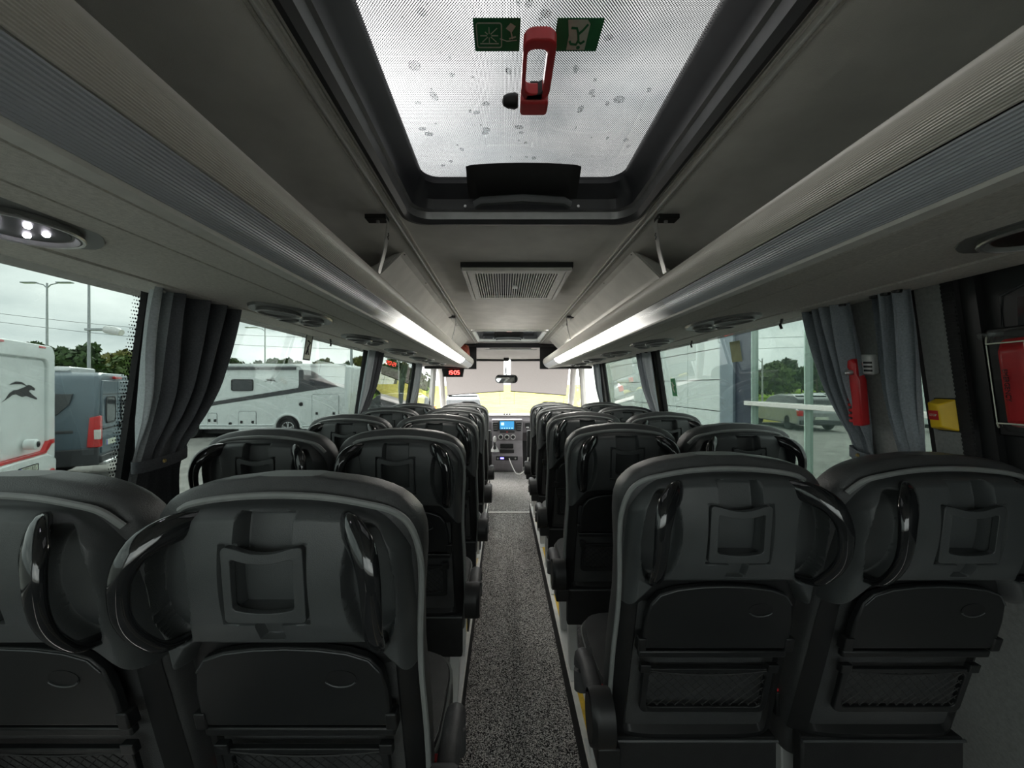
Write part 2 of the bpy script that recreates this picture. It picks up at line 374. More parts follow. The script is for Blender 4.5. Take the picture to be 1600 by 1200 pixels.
# front header beam and cab lining
fh = struct('trim_4', MB().box(-.40, .40, 4.78, 4.82, 1.865, ZC), M('navy_black_beam', (.02, .021, .028), .5, noise=(20, .1)), label='black cross beam at the front end of the ceiling')
cl = struct('ceiling_cab', MB().sheet([(4.82, 1.89), (5.4, 1.865), (6.0, 1.84), (6.16, 1.815)], 'x', -1.1, 1.1), cabm, label='pale cab roof lining')
obj('map_light_bar', MB().box(-.24, .30, 4.95, 5.02, 1.855, 1.878), alu, cl, bevel=.006)
obj('grab_ridge', MB().tube([(-.30, 5.0, 1.87), (-.28, 5.0, 1.858), (.36, 5.0, 1.858), (.38, 5.0, 1.87)], .004, n=6), whitep, cl)

# windscreen, pillars
def ws(x, z): return 6.78 - (z - .88) * .62 - .10 * (x / 1.05) ** 2     # y of the raked screen
struct('wall_front', MB().box(-1.15, 1.15, 6.66, 6.72, -.05, .87), darkp, label='front bulkhead under the windscreen')
struct('door_2', MB().box(-1.15, -1.10, 4.62, 6.7, -.05, .93), cabm, label='pale driver door lining')
struct('door_3', MB().box(1.10, 1.15, 5.60, 6.7, -.05, .93).box(1.10, 1.15, 4.50, 4.60, -.05, .93).box(1.10, 1.15, 4.6, 5.6, -.05, .05), cabm, label='frame of the glazed entry door opposite the driver')
wsr = sroot('window_10', 'raked windscreen with pulled-down blinds')
obj('pane', MB().grid(lambda u, v: (lambda x, z: (x, ws(x, z), z))(-1.08 + 2.16 * u, .88 + .98 * v), 17, 9), wind_g, wsr)
obj('top_frame', MB().tube([(x, ws(x, 1.825) - .02, 1.825) for x in [-1.1 + .22 * i for i in range(11)]], .02, .014, n=8), darkp, wsr)
for s in (-1, 1):
    obj('a_pillar', MB().tube([(s * 1.08, 6.72, .80), (s * 1.075, 6.35, 1.3), (s * 1.05, 6.05, 1.84)], .05, .06, n=10), cabm, wsr)
    obj('quarter_post', MB().tube([(s * 1.13, 5.75, .85), (s * 1.11, 5.72, 1.3), (s * 1.05, 5.62, 1.70)], .018, .03, n=8), darkp, wsr)
    obj('door_post', MB().tube([(s * 1.13, 5.58, .80), (s * 1.09, 5.55, 1.3), (s * 1.05, 5.50, 1.75)], .035, .05, n=8), cabm, wsr)
    obj('cab_header', MB().box(min(s * .98, s * 1.12), max(s * .98, s * 1.12), 4.62, 6.1, 1.66, 1.90), cabm, wsr)
    obj('quarter_pane', MB().add([(s * 1.13, 5.75, .9), (s * 1.12, 6.6, .9), (s * 1.06, 6.1, 1.7), (s * 1.06, 5.7, 1.7)], [(0, 1, 2, 3)]), wind_g, wsr, smooth=0)
def translucent():
    m = bpy.data.materials.new('backlit_blind_cloth'); m.use_nodes = True; t = m.node_tree; t.nodes.clear()
    o = t.nodes.new('ShaderNodeOutputMaterial'); d = t.nodes.new('ShaderNodeBsdfDiffuse'); r_ = t.nodes.new('ShaderNodeBsdfTranslucent'); x = t.nodes.new('ShaderNodeMixShader')
    n_ = t.nodes.new('ShaderNodeTexNoise'); n_.inputs['Scale'].default_value = 60; c_ = t.nodes.new('ShaderNodeValToRGB'); c_.color_ramp.elements[0].color = (.36, .33, .33, 1); c_.color_ramp.elements[1].color = (.44, .41, .405, 1)
    t.links.new(n_.outputs['Fac'], c_.inputs['Fac']); t.links.new(c_.outputs['Color'], d.inputs['Color']); r_.inputs['Color'].default_value = (.115, .104, .10, 1); x.inputs['Fac'].default_value = .5
    t.links.new(d.outputs['BSDF'], x.inputs[1]); t.links.new(r_.outputs['BSDF'], x.inputs[2]); t.links.new(x.outputs['Shader'], o.inputs['Surface']); MATS['tr'] = m; return m
for s, ex, lb in ((-1, (-1.0, -.055), 'grey roller sun blind on the driver half of the windscreen'), (1, (.055, .99), 'grey roller sun blind on the passenger half of the windscreen')):
    trans = MATS.get('tr') or translucent()
    t = thing('sun_blind', lb, 'sun blind', (0, 6.05, 1.80), group='windscreen sun blinds')
    def bl(u, v):
        x = ex[0] + (ex[1] - ex[0]) * u; zb = 1.306 - .075 * abs(x); z = zb + (1.80 - zb) * v
        return (x, ws(x, z) - .05 - 6.05, z - 1.80)
    obj('blind_cloth', MB().grid(bl, 12, 6), trans, t)
    obj('bottom_rail', MB().tube([bl(i / 8, 0) for i in range(9)], .007, n=6), darkp, t)
    obj('roller', MB().tube([bl(i / 8, 1) for i in range(9)], .016, n=8), darkp, t)
    for u in ((.04, .93) if s < 0 else (.07, .96)):
        p = bl(u, 0); obj('pull_cord', MB().tube([p, (p[0], p[1] + .05, p[2] - .22)], .0022, n=5), darkp, t)

# ================================================================== LUGGAGE RACKS
def spline(pts, n):
    P = [Vector(p) for p in pts]; P = [P[0] * 2 - P[1]] + P + [P[-1] * 2 - P[-2]]; o = []
    for i in range(1, len(P) - 2):
        for k in range(n):
            t = k / n; a, b, c, d = P[i - 1:i + 3]
            o.append(.5 * ((2 * b) + (c - a) * t + (2 * a - 5 * b + 4 * c - d) * t * t + (3 * b - a - 3 * c + d) * t ** 3))
    o.append(P[-2]); return o
def ribbed(pts, pitch, amp):
    c = [Vector((p[0], p[1])) for p in spline([(p[0], p[1], 0) for p in pts], 24)]
    ln = [0]
    for a, b in zip(c, c[1:]): ln.append(ln[-1] + (b - a).length)
    n = int(ln[-1] / pitch) * 2; o = []; j = 0
    for i in range(n + 1):
        d = ln[-1] * i / n
        while j < len(ln) - 2 and ln[j + 1] < d: j += 1
        t = (d - ln[j]) / max(1e-9, ln[j + 1] - ln[j]); p = c[j].lerp(c[j + 1], t); tg = (c[j + 1] - c[j]).normalized()
        o.append(p + Vector((tg.y, -tg.x)) * (amp if i % 2 else -amp))
    return o
RY0, RY1 = Y0, 4.72
for s, side in ((-1, 'the red clock'), (1, 'the yellow stop button')):
    rk = thing('luggage_rack', 'long overhead luggage rack with ribbed front rail on the side of ' + side, 'luggage rack', (0, 0, 1.6), group='overhead luggage racks')
    def mir(l): return [(s * p[0], p[1] - 1.6) for p in l]
    top = [(.500, 1.742), (.475, 1.743), (.450, 1.732), (.431, 1.713), (.424, 1.690), (.427, 1.670), (.436, 1.652)]
    obj('front_rail', MB().sheet(mir(ribbed(top, .0032, .00045)), 'y', RY0, RY1), beige, rk, smooth=20)
    dif = [(.437, 1.650), (.448, 1.634), (.464, 1.620), (.486, 1.611)]
    dp = mir(ribbed(dif, .0042, .0006))
    obj('light_diffuser', MB().sheet(dp, 'y', RY0, 1.2), diff_m, rk, smooth=20)
    obj('lit_light_diffuser', MB().sheet(dp, 'y', 1.2, 3.75), lit_m, rk, smooth=20)
    obj('diffuser_end', MB().sheet(dp, 'y', 3.75, RY1), diff_m, rk, smooth=20)
    obj('edge_strip', MB().sheet(mir([(.486, 1.613), (.489, 1.606), (.512, 1.605), (.514, 1.612)]), 'y', RY0, RY1), trimw, rk)
    obj('inner_soffit', MB().sheet(mir([(.515, 1.610), (.520, 1.606), (.632, 1.618), (.636, 1.626)]), 'y', RY0, RY1), fabric, rk)
    obj('middle_soffit', MB().sheet(mir([(.639, 1.626), (.643, 1.620), (.898, 1.634), (.902, 1.640)]), 'y', RY0, RY1), fabric, rk)
    obj('outer_soffit', MB().sheet(mir([(.905, 1.640), (.909, 1.632), (1.028, 1.636), (1.045, 1.66)]), 'y', RY0, RY1), fabric, rk)
    obj('shelf', MB().box(min(s * .46, s * 1.03), max(s * .46, s * 1.03), RY0, RY1, .055, .065), wallm, rk)
    poly = mir(spline([(a, b, 0) for a, b in top], 3) + spline([(a, b, 0) for a, b in dif], 3)); poly = [(p[0], p[1]) for p in poly]
    poly += [(s * .52, .008), (s * 1.03, .036), (s * 1.03, .06), (s * .50, .10)]
    # rounded end cap towards the cab
    v = [(x, RY1, z) for x, z in poly]; cxm = s * .62
    inner = [(cxm + (x - cxm) * .9, RY1 + .035, .06 + (z - .06) * .8) for x, z in poly]; k = len(poly)
    obj('end_cap', MB().add(v + inner, [(i, (i + 1) % k, k + (i + 1) % k, k + i) for i in range(k)] + [tuple(range(k, 2 * k))]), whitep, rk)
    obj('black_end_fairing', MB().box(min(s * .50, s * 1.03), max(s * .50, s * 1.03), RY1 - .02, RY1 + .10, .0, .03), darkp, rk, bevel=.006)
    # steel straps holding the rail to the ceiling
    for i, yy in enumerate((1.20, 2.90)):
        st = thing('rack_strap', 'bent steel strap holding the rack rail, %s, %s side' % (('beside the large roof hatch', 'in front of the ceiling grille')[i], side.split()[-1] if s < 0 else 'stop button'), 'strap', (s * .43, yy, 1.74), group='rack straps')
        obj('ceiling_plate', MB().box(-.058 * (s > 0) * 0 + (-.055 if s < 0 else -.01), .01 if s < 0 else .055, -.02, .02, .158, .172), darkp, st, bevel=.002)
        obj('flat_bar', MB().add(*(lambda pts: ([(x, y, z) for x, z in pts for y in (-.012, .012)] + [(x + s * .003, y, z) for x, z in pts for y in (-.012, .012)],
            [(2 * a, 2 * a + 1, 2 * a + 3, 2 * a + 2) for a in range(4)] + [(10 + 2 * a, 12 + 2 * a, 13 + 2 * a, 11 + 2 * a) for a in range(4)] + [(2 * a, 2 * a + 2, 12 + 2 * a, 10 + 2 * a) for a in range(4)] + [(2 * a + 1, 11 + 2 * a, 13 + 2 * a, 2 * a + 3) for a in range(4)]))(
            [(-s * .008, .165), (-s * .014, .15), (-s * .004, .07), (s * .002, .045), (s * .016, -.005)])), metal, st)
        obj('bolt', MB().lathe([(.006, .158), (.006, .152), (.003, .149)], 10, c=(s * .02, 0, 0)), metal, st)
        obj('rivet_hole', MB().lathe([(.004, 0), (.004, .001)], 10, axis='x', c=(-s * .001 - (.0015 if s > 0 else -.0), 0, .03)), darkp, st)
        obj('slot_mark', MB().tube([(-s * .0135, -.004, .118), (-s * .0125, .004, .113), (-s * .012, -.004, .107), (-s * .011, .004, .101)], .0017, n=5), darkp, st)

# reading-light consoles under the racks
def console():
    t = thing('reading_light_console', '', 'reading light', group='reading light consoles')
    def lens_poly(a, b, n=28): return [(a * math.copysign(abs(math.cos(2 * math.pi * i / n)) ** 1.25, math.cos(2 * math.pi * i / n)), b * math.sin(2 * math.pi * i / n)) for i in range(n)]
    v = []; lp = lens_poly(.108, .20); k = len(lp)
    mb = MB(); v = [(x, y, .004) for x, y in lp] + [(x * .96, y * .96, -.008) for x, y in lp]
    mb.add(v, [(i, (i + 1) % k, k + (i + 1) % k, k + i) for i in range(k)] + [tuple(range(k, 2 * k))]); obj('console_plate', mb, plastic2, t)
    sp = obj('speaker_dish', MB().lathe([(.058, -.006), (.060, -.016), (.054, -.019), (.048, -.012), (.02, -.009), (.004, -.009)], 28, c=(0, -.085, 0), sy=1.25), plastic2, t)
    obj('chrome_rim', MB().tube([(.058 * math.cos(a), -.085 + .0725 * math.sin(a), -.017) for a in [2 * math.pi * i / 32 for i in range(32)]], .0028, n=6, closed=True), metal, sp)
    obj('grille_disc', MB().lathe([(.046, -.011), (.046, -.014), (.02, -.016), (.003, -.016)], 24, c=(0, -.085, 0), sy=1.25), darkp, sp)
    for sx in (-1, 1):
        nz = obj('air_nozzle', MB().lathe([(.034, -.006), (.034, -.016), (.028, -.020), (.022, -.013), (.003, -.013)], 22, c=(sx * .045, .045, 0)), plastic2, t)
        obj('nozzle_vane', MB().box(sx * .045 - .022, sx * .045 + .022, .042, .048, -.019, -.010), darkp, nz)
        obj('nozzle_rim', MB().tube([(sx * .045 + .033 * math.cos(a), .045 + .033 * math.sin(a), -.017) for a in [2 * math.pi * i / 20 for i in range(20)]], .0022, n=5, closed=True), metal, nz)
    lamp = obj('lamp_pod', MB().lathe([(.034, -.006), (.034, -.018), (.026, -.022), (.020, -.015), (.003, -.015)], 22, c=(0, .118, 0), sy=1.1), plastic2, t)
    obj('lamp_lens', MB().lathe([(.019, -.0155), (.014, -.018), (.002, -.019)], 16, c=(0, .118, 0), sy=1.1), whitep, lamp)
    obj('call_button', MB().lathe([(.010, -.007), (.010, -.012), (.006, -.013)], 14, c=(0, .008, 0)), darkp, t)
    return t
plastic2 = M('mid_grey_console_plastic', (.20, .205, .20), .4, noise=(12, .08))
c0 = console(); first = True
rown = ['rearmost', 'second', 'third', 'fourth', 'fifth', 'front']
for s, ys, side in ((-1, (.48, 1.31, 1.99, 2.68, 3.37, 4.05), 'clock side'), (1, (.50, 1.47, 2.16, 2.85, 3.54, 4.22), 'stop-button side')):
    for i, yy in enumerate(ys):
        t = c0 if first else copy_tree(c0); first = False
        t.location = (s * (.772), yy, 1.6275); t.rotation_euler = (0, (-s) * math.atan2(.014, .255), 0 if i else math.pi)
        t['label'] = 'oval reading light and air nozzle console, %s one under the rack, %s' % (rown[i], side)
        if s < 0 and i == 0: led_root = t
# five lit LEDs in the rearmost console on the clock side
led = M('lit_white_led', (1, 1, 1), .3, emit=((.93, .90, 1.0), 40))
lp_ = [c for c in led_root.children if c.name.startswith('speaker_dish')][0]
for i in range(5):
    a = R(72 * i + 20); obj('led', MB().lathe([(.0045, -.0165), (.003, -.019), (.001, -.0195)], 10, c=(.024 * math.cos(a), -.085 + .028 * math.sin(a), 0)), led, lp_)

# ================================================================== ROOF HATCHES
def hatch(name, y0, y1, label, flange_m, big):
    t = thing(name, label, 'roof hatch', (0, (y0 + y1) / 2, ZC)); hy = (y1 - y0) / 2
    def rr2(w, h, r): return rrect(w, h, r, 8)
    rings = [(.372, hy + .005, .07, .0), (.374, hy + .007, .07, -.012), (.362, hy - .008, .07, -.016), (.350, hy - .02, .065, -.004), (.344, hy - .026, .06, .016), (.336, hy - .034, .06, .020), (.330, hy - .04, .06, .05), (.305, hy - .075, .05, .082), (.302, hy - .078, .05, .10)]
    loops = [[(x, y, z) for x, y in rr2(w_, h_, r_)] for w_, h_, r_, z in rings]; k = len(loops[0])
    def band(a, b):
        m = MB(); v = []
        for lp in loops[a:b + 1]: v += lp
        return m.add(v, [(j * k + i, j * k + (i + 1) % k, (j + 1) * k + (i + 1) % k, (j + 1) * k + i) for j in range(b - a) for i in range(k)])
    obj('flange', band(0, 3), flange_m, t); obj('groove_strip', band(3, 5), M('hatch_grey_groove', (.22, .22, .225), .35, metal=.5, noise=(20, .1)) if big else flange_m, t); obj('inner_frame', band(5, 8), M('hatch_black_frame', (.028, .029, .033), .38, noise=(20, .12)), t)
    obj('pane', MB().prism(rr2(.304, hy - .076, .05), 'z', .092, .098), hatch_g if big else rear_g, t, smooth=0)
    hb = thing_part = obj('handle_housing', MB().grid(lambda u, v: ((u - .5) * .33, hy - .155 + .075 * v - .018 * math.sin(math.pi * u) ** .5 * (1 - v), .088 - .055 * v - .014 * math.sin(math.pi * v) * (1 if .06 < u < .94 else 0)), 25, 12), gloss if False else darkp, t)
    obj('handle_bar', MB().tube([(-.145, hy - .085, .010), (-.125, hy - .094, .018), (0, hy - .102, .022), (.125, hy - .094, .018), (.145, hy - .085, .010)], .008, .014, n=8), plastic, hb)
    for sx in (-1, 1): obj('screw', MB().lathe([(.005, 0), (.004, -.003)], 10, axis='y', c=(sx * .178, hy - .040, .028)), metal, t)
    return t
fl_m = M('hatch_dark_flange', (.045, .046, .05), .45, noise=(18, .1))
h1 = hatch('roof_hatch', *H1, 'large open-view roof hatch with raindrops on dotted glass', fl_m, True)
h2 = hatch('roof_hatch', *H2, 'small-looking pale-rimmed roof hatch near the windscreen', whitep, False)
# raindrops
for i in range(64):
    x = random.uniform(-.28, .28); y = random.uniform(-.22, .345)
    r_ = random.choice([.003, .004, .005, .006, .008]) * random.uniform(.7, 1.2)
    if i < 9: x, y, r_ = [(-.235, -.03, .013), (-.21, .05, .011), (-.25, .07, .006), (.20, .06, .012), (.12, .09, .009), (-.12, .10, .007), (.26, .2, .007), (-.1, .16, .009), (-.17, .24, .006)][i]
    el = random.uniform(.5, 1.6); pr = [(r_ * .99, .0985), (r_, .0995), (r_ * .75, .0985 + r_ * .3), (r_ * .3, .0985 + r_ * .42), (.0002, .0985 + r_ * .45)]
    obj('raindrop', MB().lathe(pr, 12, c=(x, y, 0), sx=el ** .5, sy=el ** -.5).mapv(lambda a, b, c: (a + .25 * (b - y) * math.sin(i), b, c)), drop_g, h1)
# stickers and the glass-breaking hammer hung in the hatch
def flat(poly, z, t_=.0006): return MB().prism(poly, 'z', z - t_, z)
sg = thing('break_glass_sign', 'green sticker with shattering pane and hammer symbol, beside the red hatch hammer', 'sign', (-.069, .69, 2.0115))
obj('film', flat(rrect(.0415, .0325, .002, 2), 0), greens, sg); sg.scale = (1, -1, 1)
fr = rrect(.022, .024, .004, 4, -.014, 0); obj('pane_symbol', MB().tube([(x, y, -.001) for x, y in fr], .0011, n=5, closed=True), signw, sg)
st = MB()
for i, (a, l) in enumerate(((90, .016), (45, .02), (0, .016), (-45, .018), (-90, .014), (-135, .018), (180, .016), (135, .01))):
    st.tube([(-.014 + .004 * math.cos(R(a)), .004 * math.sin(R(a)), -.001), (-.014 + l * math.cos(R(a)), l * math.sin(R(a)), -.001)], .0009, n=5)
st.tube([(-.031, -.016, -.001), (.003, -.016, -.001)], .0009, n=5); obj('crack_symbol', st, signw, sg)
hm = MB(); hm.prism([(.016, .014), (.024, .024), (.033, .018), (.026, .006)], 'z', -.0014, -.0006); hm.tube([(.025, .008, -.001), (.028, -.006, -.001)], .0012, n=5); hm.tube([(.022, -.006, -.001), (.034, -.002, -.001)], .0014, n=5); hm.tube([(.005, -.006, -.001), (.018, -.011, -.001), (.036, -.009, -.001)], .0008, n=5)
obj('hammer_symbol', hm, signw, sg)
se = thing('exit_sign', 'green running-figure exit sticker on the hatch glass', 'sign', (.076, .69, 2.0115))
obj('film', flat(rrect(.0405, .0325, .002, 2), 0), greens, se); se.scale = (1, -1, 1)
obj('doorway_symbol', flat([(-.022, .03), (.012, .03), (.018, .022), (.018, -.029), (-.016, -.029), (-.016, .0)], -.0007), signw, se)
rn = MB()
for pts in ([(-.014, .016), (-.004, .015), (.0, .006), (.003, -.008)], [(.001, .004), (.008, .012), (.014, .022)], [(.003, -.008), (.0, -.017), (-.010, -.016), (-.013, -.010)], [(.002, -.010), (.008, -.015), (.014, -.010)]):
    rn.tube([(x, y, -.0016) for x, y in pts], .0022, n=5)
rn.lathe([(.0035, -.002), (.0035, -.0012)], 12, c=(.005, -.0235, 0)); obj('running_figure', rn, greens, se)
hh = thing('emergency_hammer', 'red loop-handled emergency hammer hung under the big roof hatch glass', 'hammer', (.006, .728, 1.975)); hh.scale = (1.1, 1.0, 1)
lo = rrect(.026, .068, .018, 5, 0, -.015); li = rrect(.016, .05, .012, 5, -.003, -.012)
mb = MB(); k = len(lo); v = [(x, y, .012) for x, y in lo] + [(x, y, -.012) for x, y in lo] + [(x, y, .012) for x, y in li] + [(x, y, -.012) for x, y in li]
mb.add(v, [q for i in range(k) for q in ((i, (i + 1) % k, 2 * k + (i + 1) % k, 2 * k + i), (k + i, 3 * k + i, 3 * k + (i + 1) % k, k + (i + 1) % k), (i, k + i, k + (i + 1) % k, (i + 1) % k), (2 * k + i, 2 * k + (i + 1) % k, 3 * k + (i + 1) % k, 3 * k + i))])
obj('loop_handle', mb, redp, hh, bevel=.003)
obj('hammer_head', MB().prism(rrect(.026, .02, .007, 4, 0, .075), 'z', -.016, .016), redp, hh, bevel=.005)
obj('striking_tip', MB().lathe([(.012, -.03), (.015, -.036), (.013, -.05), (.009, -.058), (.004, -.06)], 12, axis='x', c=(0, .072, 0)), darkp, hh)
obj('rubber_grip', MB().prism([(-.016, .052), (.012, .052), (.013, .030), (.008, .034), (.002, .040), (-.014, .042)], 'z', -.012, .012), darkp, hh)
obj('mounting_post', MB().box(-.008, .008, .066, .084, .014, .038), darkp, hh, bevel=.002)
h2m = tag(obj('emergency_hammer', MB().prism(rrect(.030, .03, .008, 4), 'z', -.012, .03), redp, bevel=.004), 'small red hammer under the front roof hatch', 'hammer'); h2m.location = (.005, 4.15, 1.985)
pl = tag(obj('emergency_exit_plate', MB().box(0, 0.001, 0, .001, 0, .001), redp), 'x', 'sign'); bpy.data.objects.remove(pl)

# ================================================================== CEILING GRILLE
gr = thing('ceiling_grille', 'white slatted return-air grille in the middle of the ceiling', 'air vent', (0, 1.955, ZC))
def rectring(w1, h1, w2, h2, z0, z1):
    o = [(w1, h1), (-w1, h1), (-w1, -h1), (w1, -h1)]; i_ = [(w2, h2), (-w2, h2), (-w2, -h2), (w2, -h2)]
    m = MB().ring(o, i_, z0, z1); return m.mapv(lambda x, y, z: (x, z, y))
obj('black_collar', rectring(.245, .29, .232, .277, -.022, 0), darkp, gr)
fo = obj('outer_frame', rectring(.240, .285, .222, .268, -.036, -.020), trimw, gr, bevel=.002)
obj('inner_frame', rectring(.218, .264, .192, .236, -.035, -.018), trimw, gr, bevel=.002)
obj('dark_filter', MB().box(-.2, .2, -.25, .25, -.012, -.006), darkp, gr)
me0 = None
for i in range(33):
    x = -.1885 + i * .0118
    o = obj('slat', MB().box(-.0022, .0022, -.24, .24, -.034, -.014), trimw, gr, smooth=0) if me0 is None else None
    if o is None: o = bpy.data.objects.new('slat', me0); COL.objects.link(o); o.parent = gr
    me0 = o.data; o.location = (x, 0, 0)
obj('latch', MB().box(-.012, .012, -.03, .018, -.038, -.03), alu, gr, bevel=.002)

# ================================================================== PASSENGER SEATS
RK = .24
skirt_m = M('black_skirt_cloth', (.012, .0125, .013), .7, noise=(40, .2), bump=(400, .4))
def rake(z): return (.995 - z) * RK
SW = .203
TZ = .987
def face(x, z): return rake(z) + .036 * (max(0, z - .945) / .15) ** 2 + .014 * (abs(x) / .18) ** 2.2
def shell_xyz(u, v):
    s = 2 * u - 1; x = s * SW; a = abs(s)
    zt = 1.104 - .012 * s * s - .075 * a ** 7; zb = .868 - .012 * s * s - .060 * ss(.66, .98, a)
    z = zb + (zt - zb) * v
    ds = min((1 - a) * SW, (zt - z) * .95, (z - zb) * 1.0); r = .022
    e = 1 - math.sqrt(max(0, 1 - (1 - min(1, ds / r)) ** 2))
    y = face(x, z) + .066 * e + .012 * ss(.06, .0, z - .868) 
    # hand-hold scoops
    d = math.hypot((abs(x) - .151 + .04 * (z - .972)) / .037, (z - .972) / .104)
    y += (.032 * ss(1.03, .84, d)) * (1 - .9 * e)
    # phone-holder pockets
    def rectm(cx, cz, hx, hz, f=.004): return ss(hx + f / 2, hx - f / 2, abs(x - cx)) * ss(hz + f / 2, hz - f / 2, abs(z - cz))
    dep = max(.010 * rectm(0, TZ, .0635, .0615, .003), .034 * rectm(0, TZ + .003, .048, .045, .003), .034 * rectm(0, 1.058, .041, .033, .003), .015 * rectm(.002, TZ - .068, .018, .024, .003))
    return (x, y + dep, z)
def lerp_list(tab, z):
    for (a, b), (c, d) in zip(tab, tab[1:]):
        if z <= c: return b + (d - b) * max(0, (z - a) / (c - a))
    return tab[-1][1]
WID = [(.34, .200), (.5, .208), (.65, .210), (.8, .205), (.9, .209), (1.0, .219), (1.04, .220), (1.07, .212), (1.09, .198), (1.105, .180), (1.118, .150), (1.128, .105), (1.133, .05)]
def back_pt(u, v):
    z = .34 + (1.134 - .34) * (1 - (1 - v) ** 1.5); wz = lerp_list(WID, z); th = .052 if z < 1.05 else .052 * (1 - .55 * ((z - 1.05) / .084) ** 2)
    a = 2 * math.pi * u; c, s_ = math.cos(a), math.sin(a)
    return (wz * math.copysign(abs(c) ** .38, c), rake(min(z, 1.1)) + .118 + th * math.copysign(abs(s_) ** .5, s_), z)
HAND = [((.106, .040, 1.070), .0190), ((.130, .000, 1.072), .0210), ((.156, -.025, 1.054), .0200), ((.169, -.038, 1.02), .0160), ((.172, -.042, .98), .0145), ((.171, -.039, .945), .0140), ((.167, -.026, .912), .0140), ((.163, -.004, .885), .0135), ((.160, .04, .872), .012)]
def make_seat(side, aisle):                                # side = -1: aisle on the +x side (left block), +1: aisle on the -x side
    t = thing('passenger_seat', '', 'seat')
    obj('backrest', MB().grid(back_pt, 48, 44, True).add([back_pt(i / 48, 1) for i in range(48)], [tuple(range(48))]), leather, t, smooth=60)
    sh = obj('back_shell', MB().grid(shell_xyz, 190, 120), plastic, t, smooth=60)
    P = [(.150, 1.088), (.13, 1.098), (.08, 1.107), (0, 1.112), (-.08, 1.108), (-.14, 1.098), (-.181, 1.086), (-.205, 1.058), (-.217, 1.01), (-.217, .95), (-.211, .87), (-.208, .78), (-.211, .65), (-.210, .52), (-.205, .42)]
    if not aisle: P = P[:8]
    obj('piping', MB().tube(spline([(side * x, rake(min(z, 1.1)) + (.064 if z > 1.06 else .070), z) for x, z in P], 4), .0055, n=8), piping_m, t)
    def rpts(w_, h_, r_, cz, sag_t, sag_b):
        p = []
        for (qx, qz, a0) in ((1, 1, 0), (-1, 1, 90), (-1, -1, 180), (1, -1, 270)):
            p += [(qx * (w_ - r_) + r_ * math.cos(R(a0 + 22.5 * i)), qz * (h_ - r_) + r_ * math.sin(R(a0 + 22.5 * i))) for i in range(5)]
            if a0 in (0, 180): p += [((w_ - r_) * (1 - 2 * k / 8) * qx, qz * h_) for k in range(1, 8)]
        return [(x, TZ + cz + z - ((sag_t if z > 0 else sag_b) * max(0, 1 - (x / .046) ** 2) if abs(z) > h_ * .9 else 0)) for x, z in p]
    fo_, fi_ = rpts(.0600, .0585, .007, 0, .010, 0), rpts(.0455, .0395, .006, .0035, .009, .006)
    obj('phone_holder_frame', MB().ring(fo_, fi_, -.002, .0095, face), plastic, sh, bevel=.0012)
    for s in (-1, 1):
        pts = [(s * x, rake(z) + y + .7 * (face(0, z) - rake(z)) + .006, z) for (x, y, z), r in HAND]; q = spline(pts, 4); rr_ = []
        for i in range(len(HAND) - 1): rr_ += [HAND[i][1] + (HAND[i + 1][1] - HAND[i][1]) * k / 4 for k in range(4)]
        rr_.append(HAND[-1][1])
        obj('grab_handle', MB().tube(q, rr_, [r * .62 for r in rr_], n=14, up=(0, 1, 0)), gloss, t, smooth=60)
    # lower back: side frames and panel, folding table, latch, hinges, net pocket
    yl = .050
    obj('lower_panel', MB().grid(lambda u, v: (lambda x, z: (x, rake(z) + yl + .03 * (abs(x) / .2) ** 6 + (.02 if abs(x) < .172 and .45 < z < .80 else 0) * ss(.172, .16, abs(x)), z))((2 * u - 1) * (.203 - .01 * (v - .4)), .42 + .47 * v), 40, 30), darkp, t, smooth=50)
    tp = [(-.162, .70), (-.160, .77), (-.152, .815), (-.135, .838), (-.10, .851), (-.05, .858), (0, .860), (.05, .858), (.10, .851), (.135, .838), (.152, .815), (.160, .77), (.162, .70)]
    def yb(m): return m.mapv(lambda x, y, z: (x, y + rake(z), z))
    tb = obj('folding_table', yb(MB().prism(tp, 'y', yl - .020, yl - .002)), plastic_d, t, bevel=.004)
    obj('finger_latch', yb(MB().lathe([(.026, yl - .021), (.026, yl - .0195), (.003, yl - .0195)], 20, axis='y', c=(.085, 0, .800), sy=.62)), darkp, tb)
    obj('latch_lip', yb(MB().tube([(.085 + .026 * math.cos(a), yl - .022, .800 + .0155 * math.sin(a)) for a in [R(200 + 14 * i) for i in range(11)]], .0018, n=6)), plastic, tb)
    obj('table_edge', yb(MB().tube([(x * .985, yl - .021, z - .003) for x, z in tp[2:-2]], .0016, n=6)), plastic, tb)
    for s in (-1, 1): obj('hinge', yb(MB().box(s * .162 - .010, s * .162 + .010, yl - .023, yl, .694, .728)), darkp, tb, bevel=.003)
    obj('table_rail', yb(MB().box(-.165, .165, yl - .016, yl, .672, .690)), plastic_d, t, bevel=.004)
    nf = obj('net_frame', yb(MB().ring(rrect(.148, .062, .016, 5, 0, .575), rrect(.134, .048, .012, 5, 0, .577), yl - .010, yl + .002)), plastic_d, t, bevel=.002)
    nt_ = MB()
    for i in range(-14, 15):
        for d in (1, -1):
            x0 = i * .0215; a, b = Vector((x0 - d * .045, .53)), Vector((x0 + d * .045, .622))
            def clip(p, q):
                t0, t1 = 0., 1.
                dx = q.x - p.x
                for lo, hi in ((-.134, .134),):
                    ta, tb_ = sorted(((lo - p.x) / dx, (hi - p.x) / dx)); t0 = max(t0, ta); t1 = min(t1, tb_)
                return (p.lerp(q, t0), p.lerp(q, t1)) if t0 < t1 else None
            c = clip(a, b)
            if c: nt_.tube([(c[0].x, yl - .006, c[0].y), (c[1].x, yl - .006, c[1].y)], .0011, n=3, caps=False)
    nt_.tube([(x, yl - .009, .632 - .012 * (1 - (x / .14) ** 2)) for x in [-.14 + .028 * i for i in range(11)]], .0022, n=5)
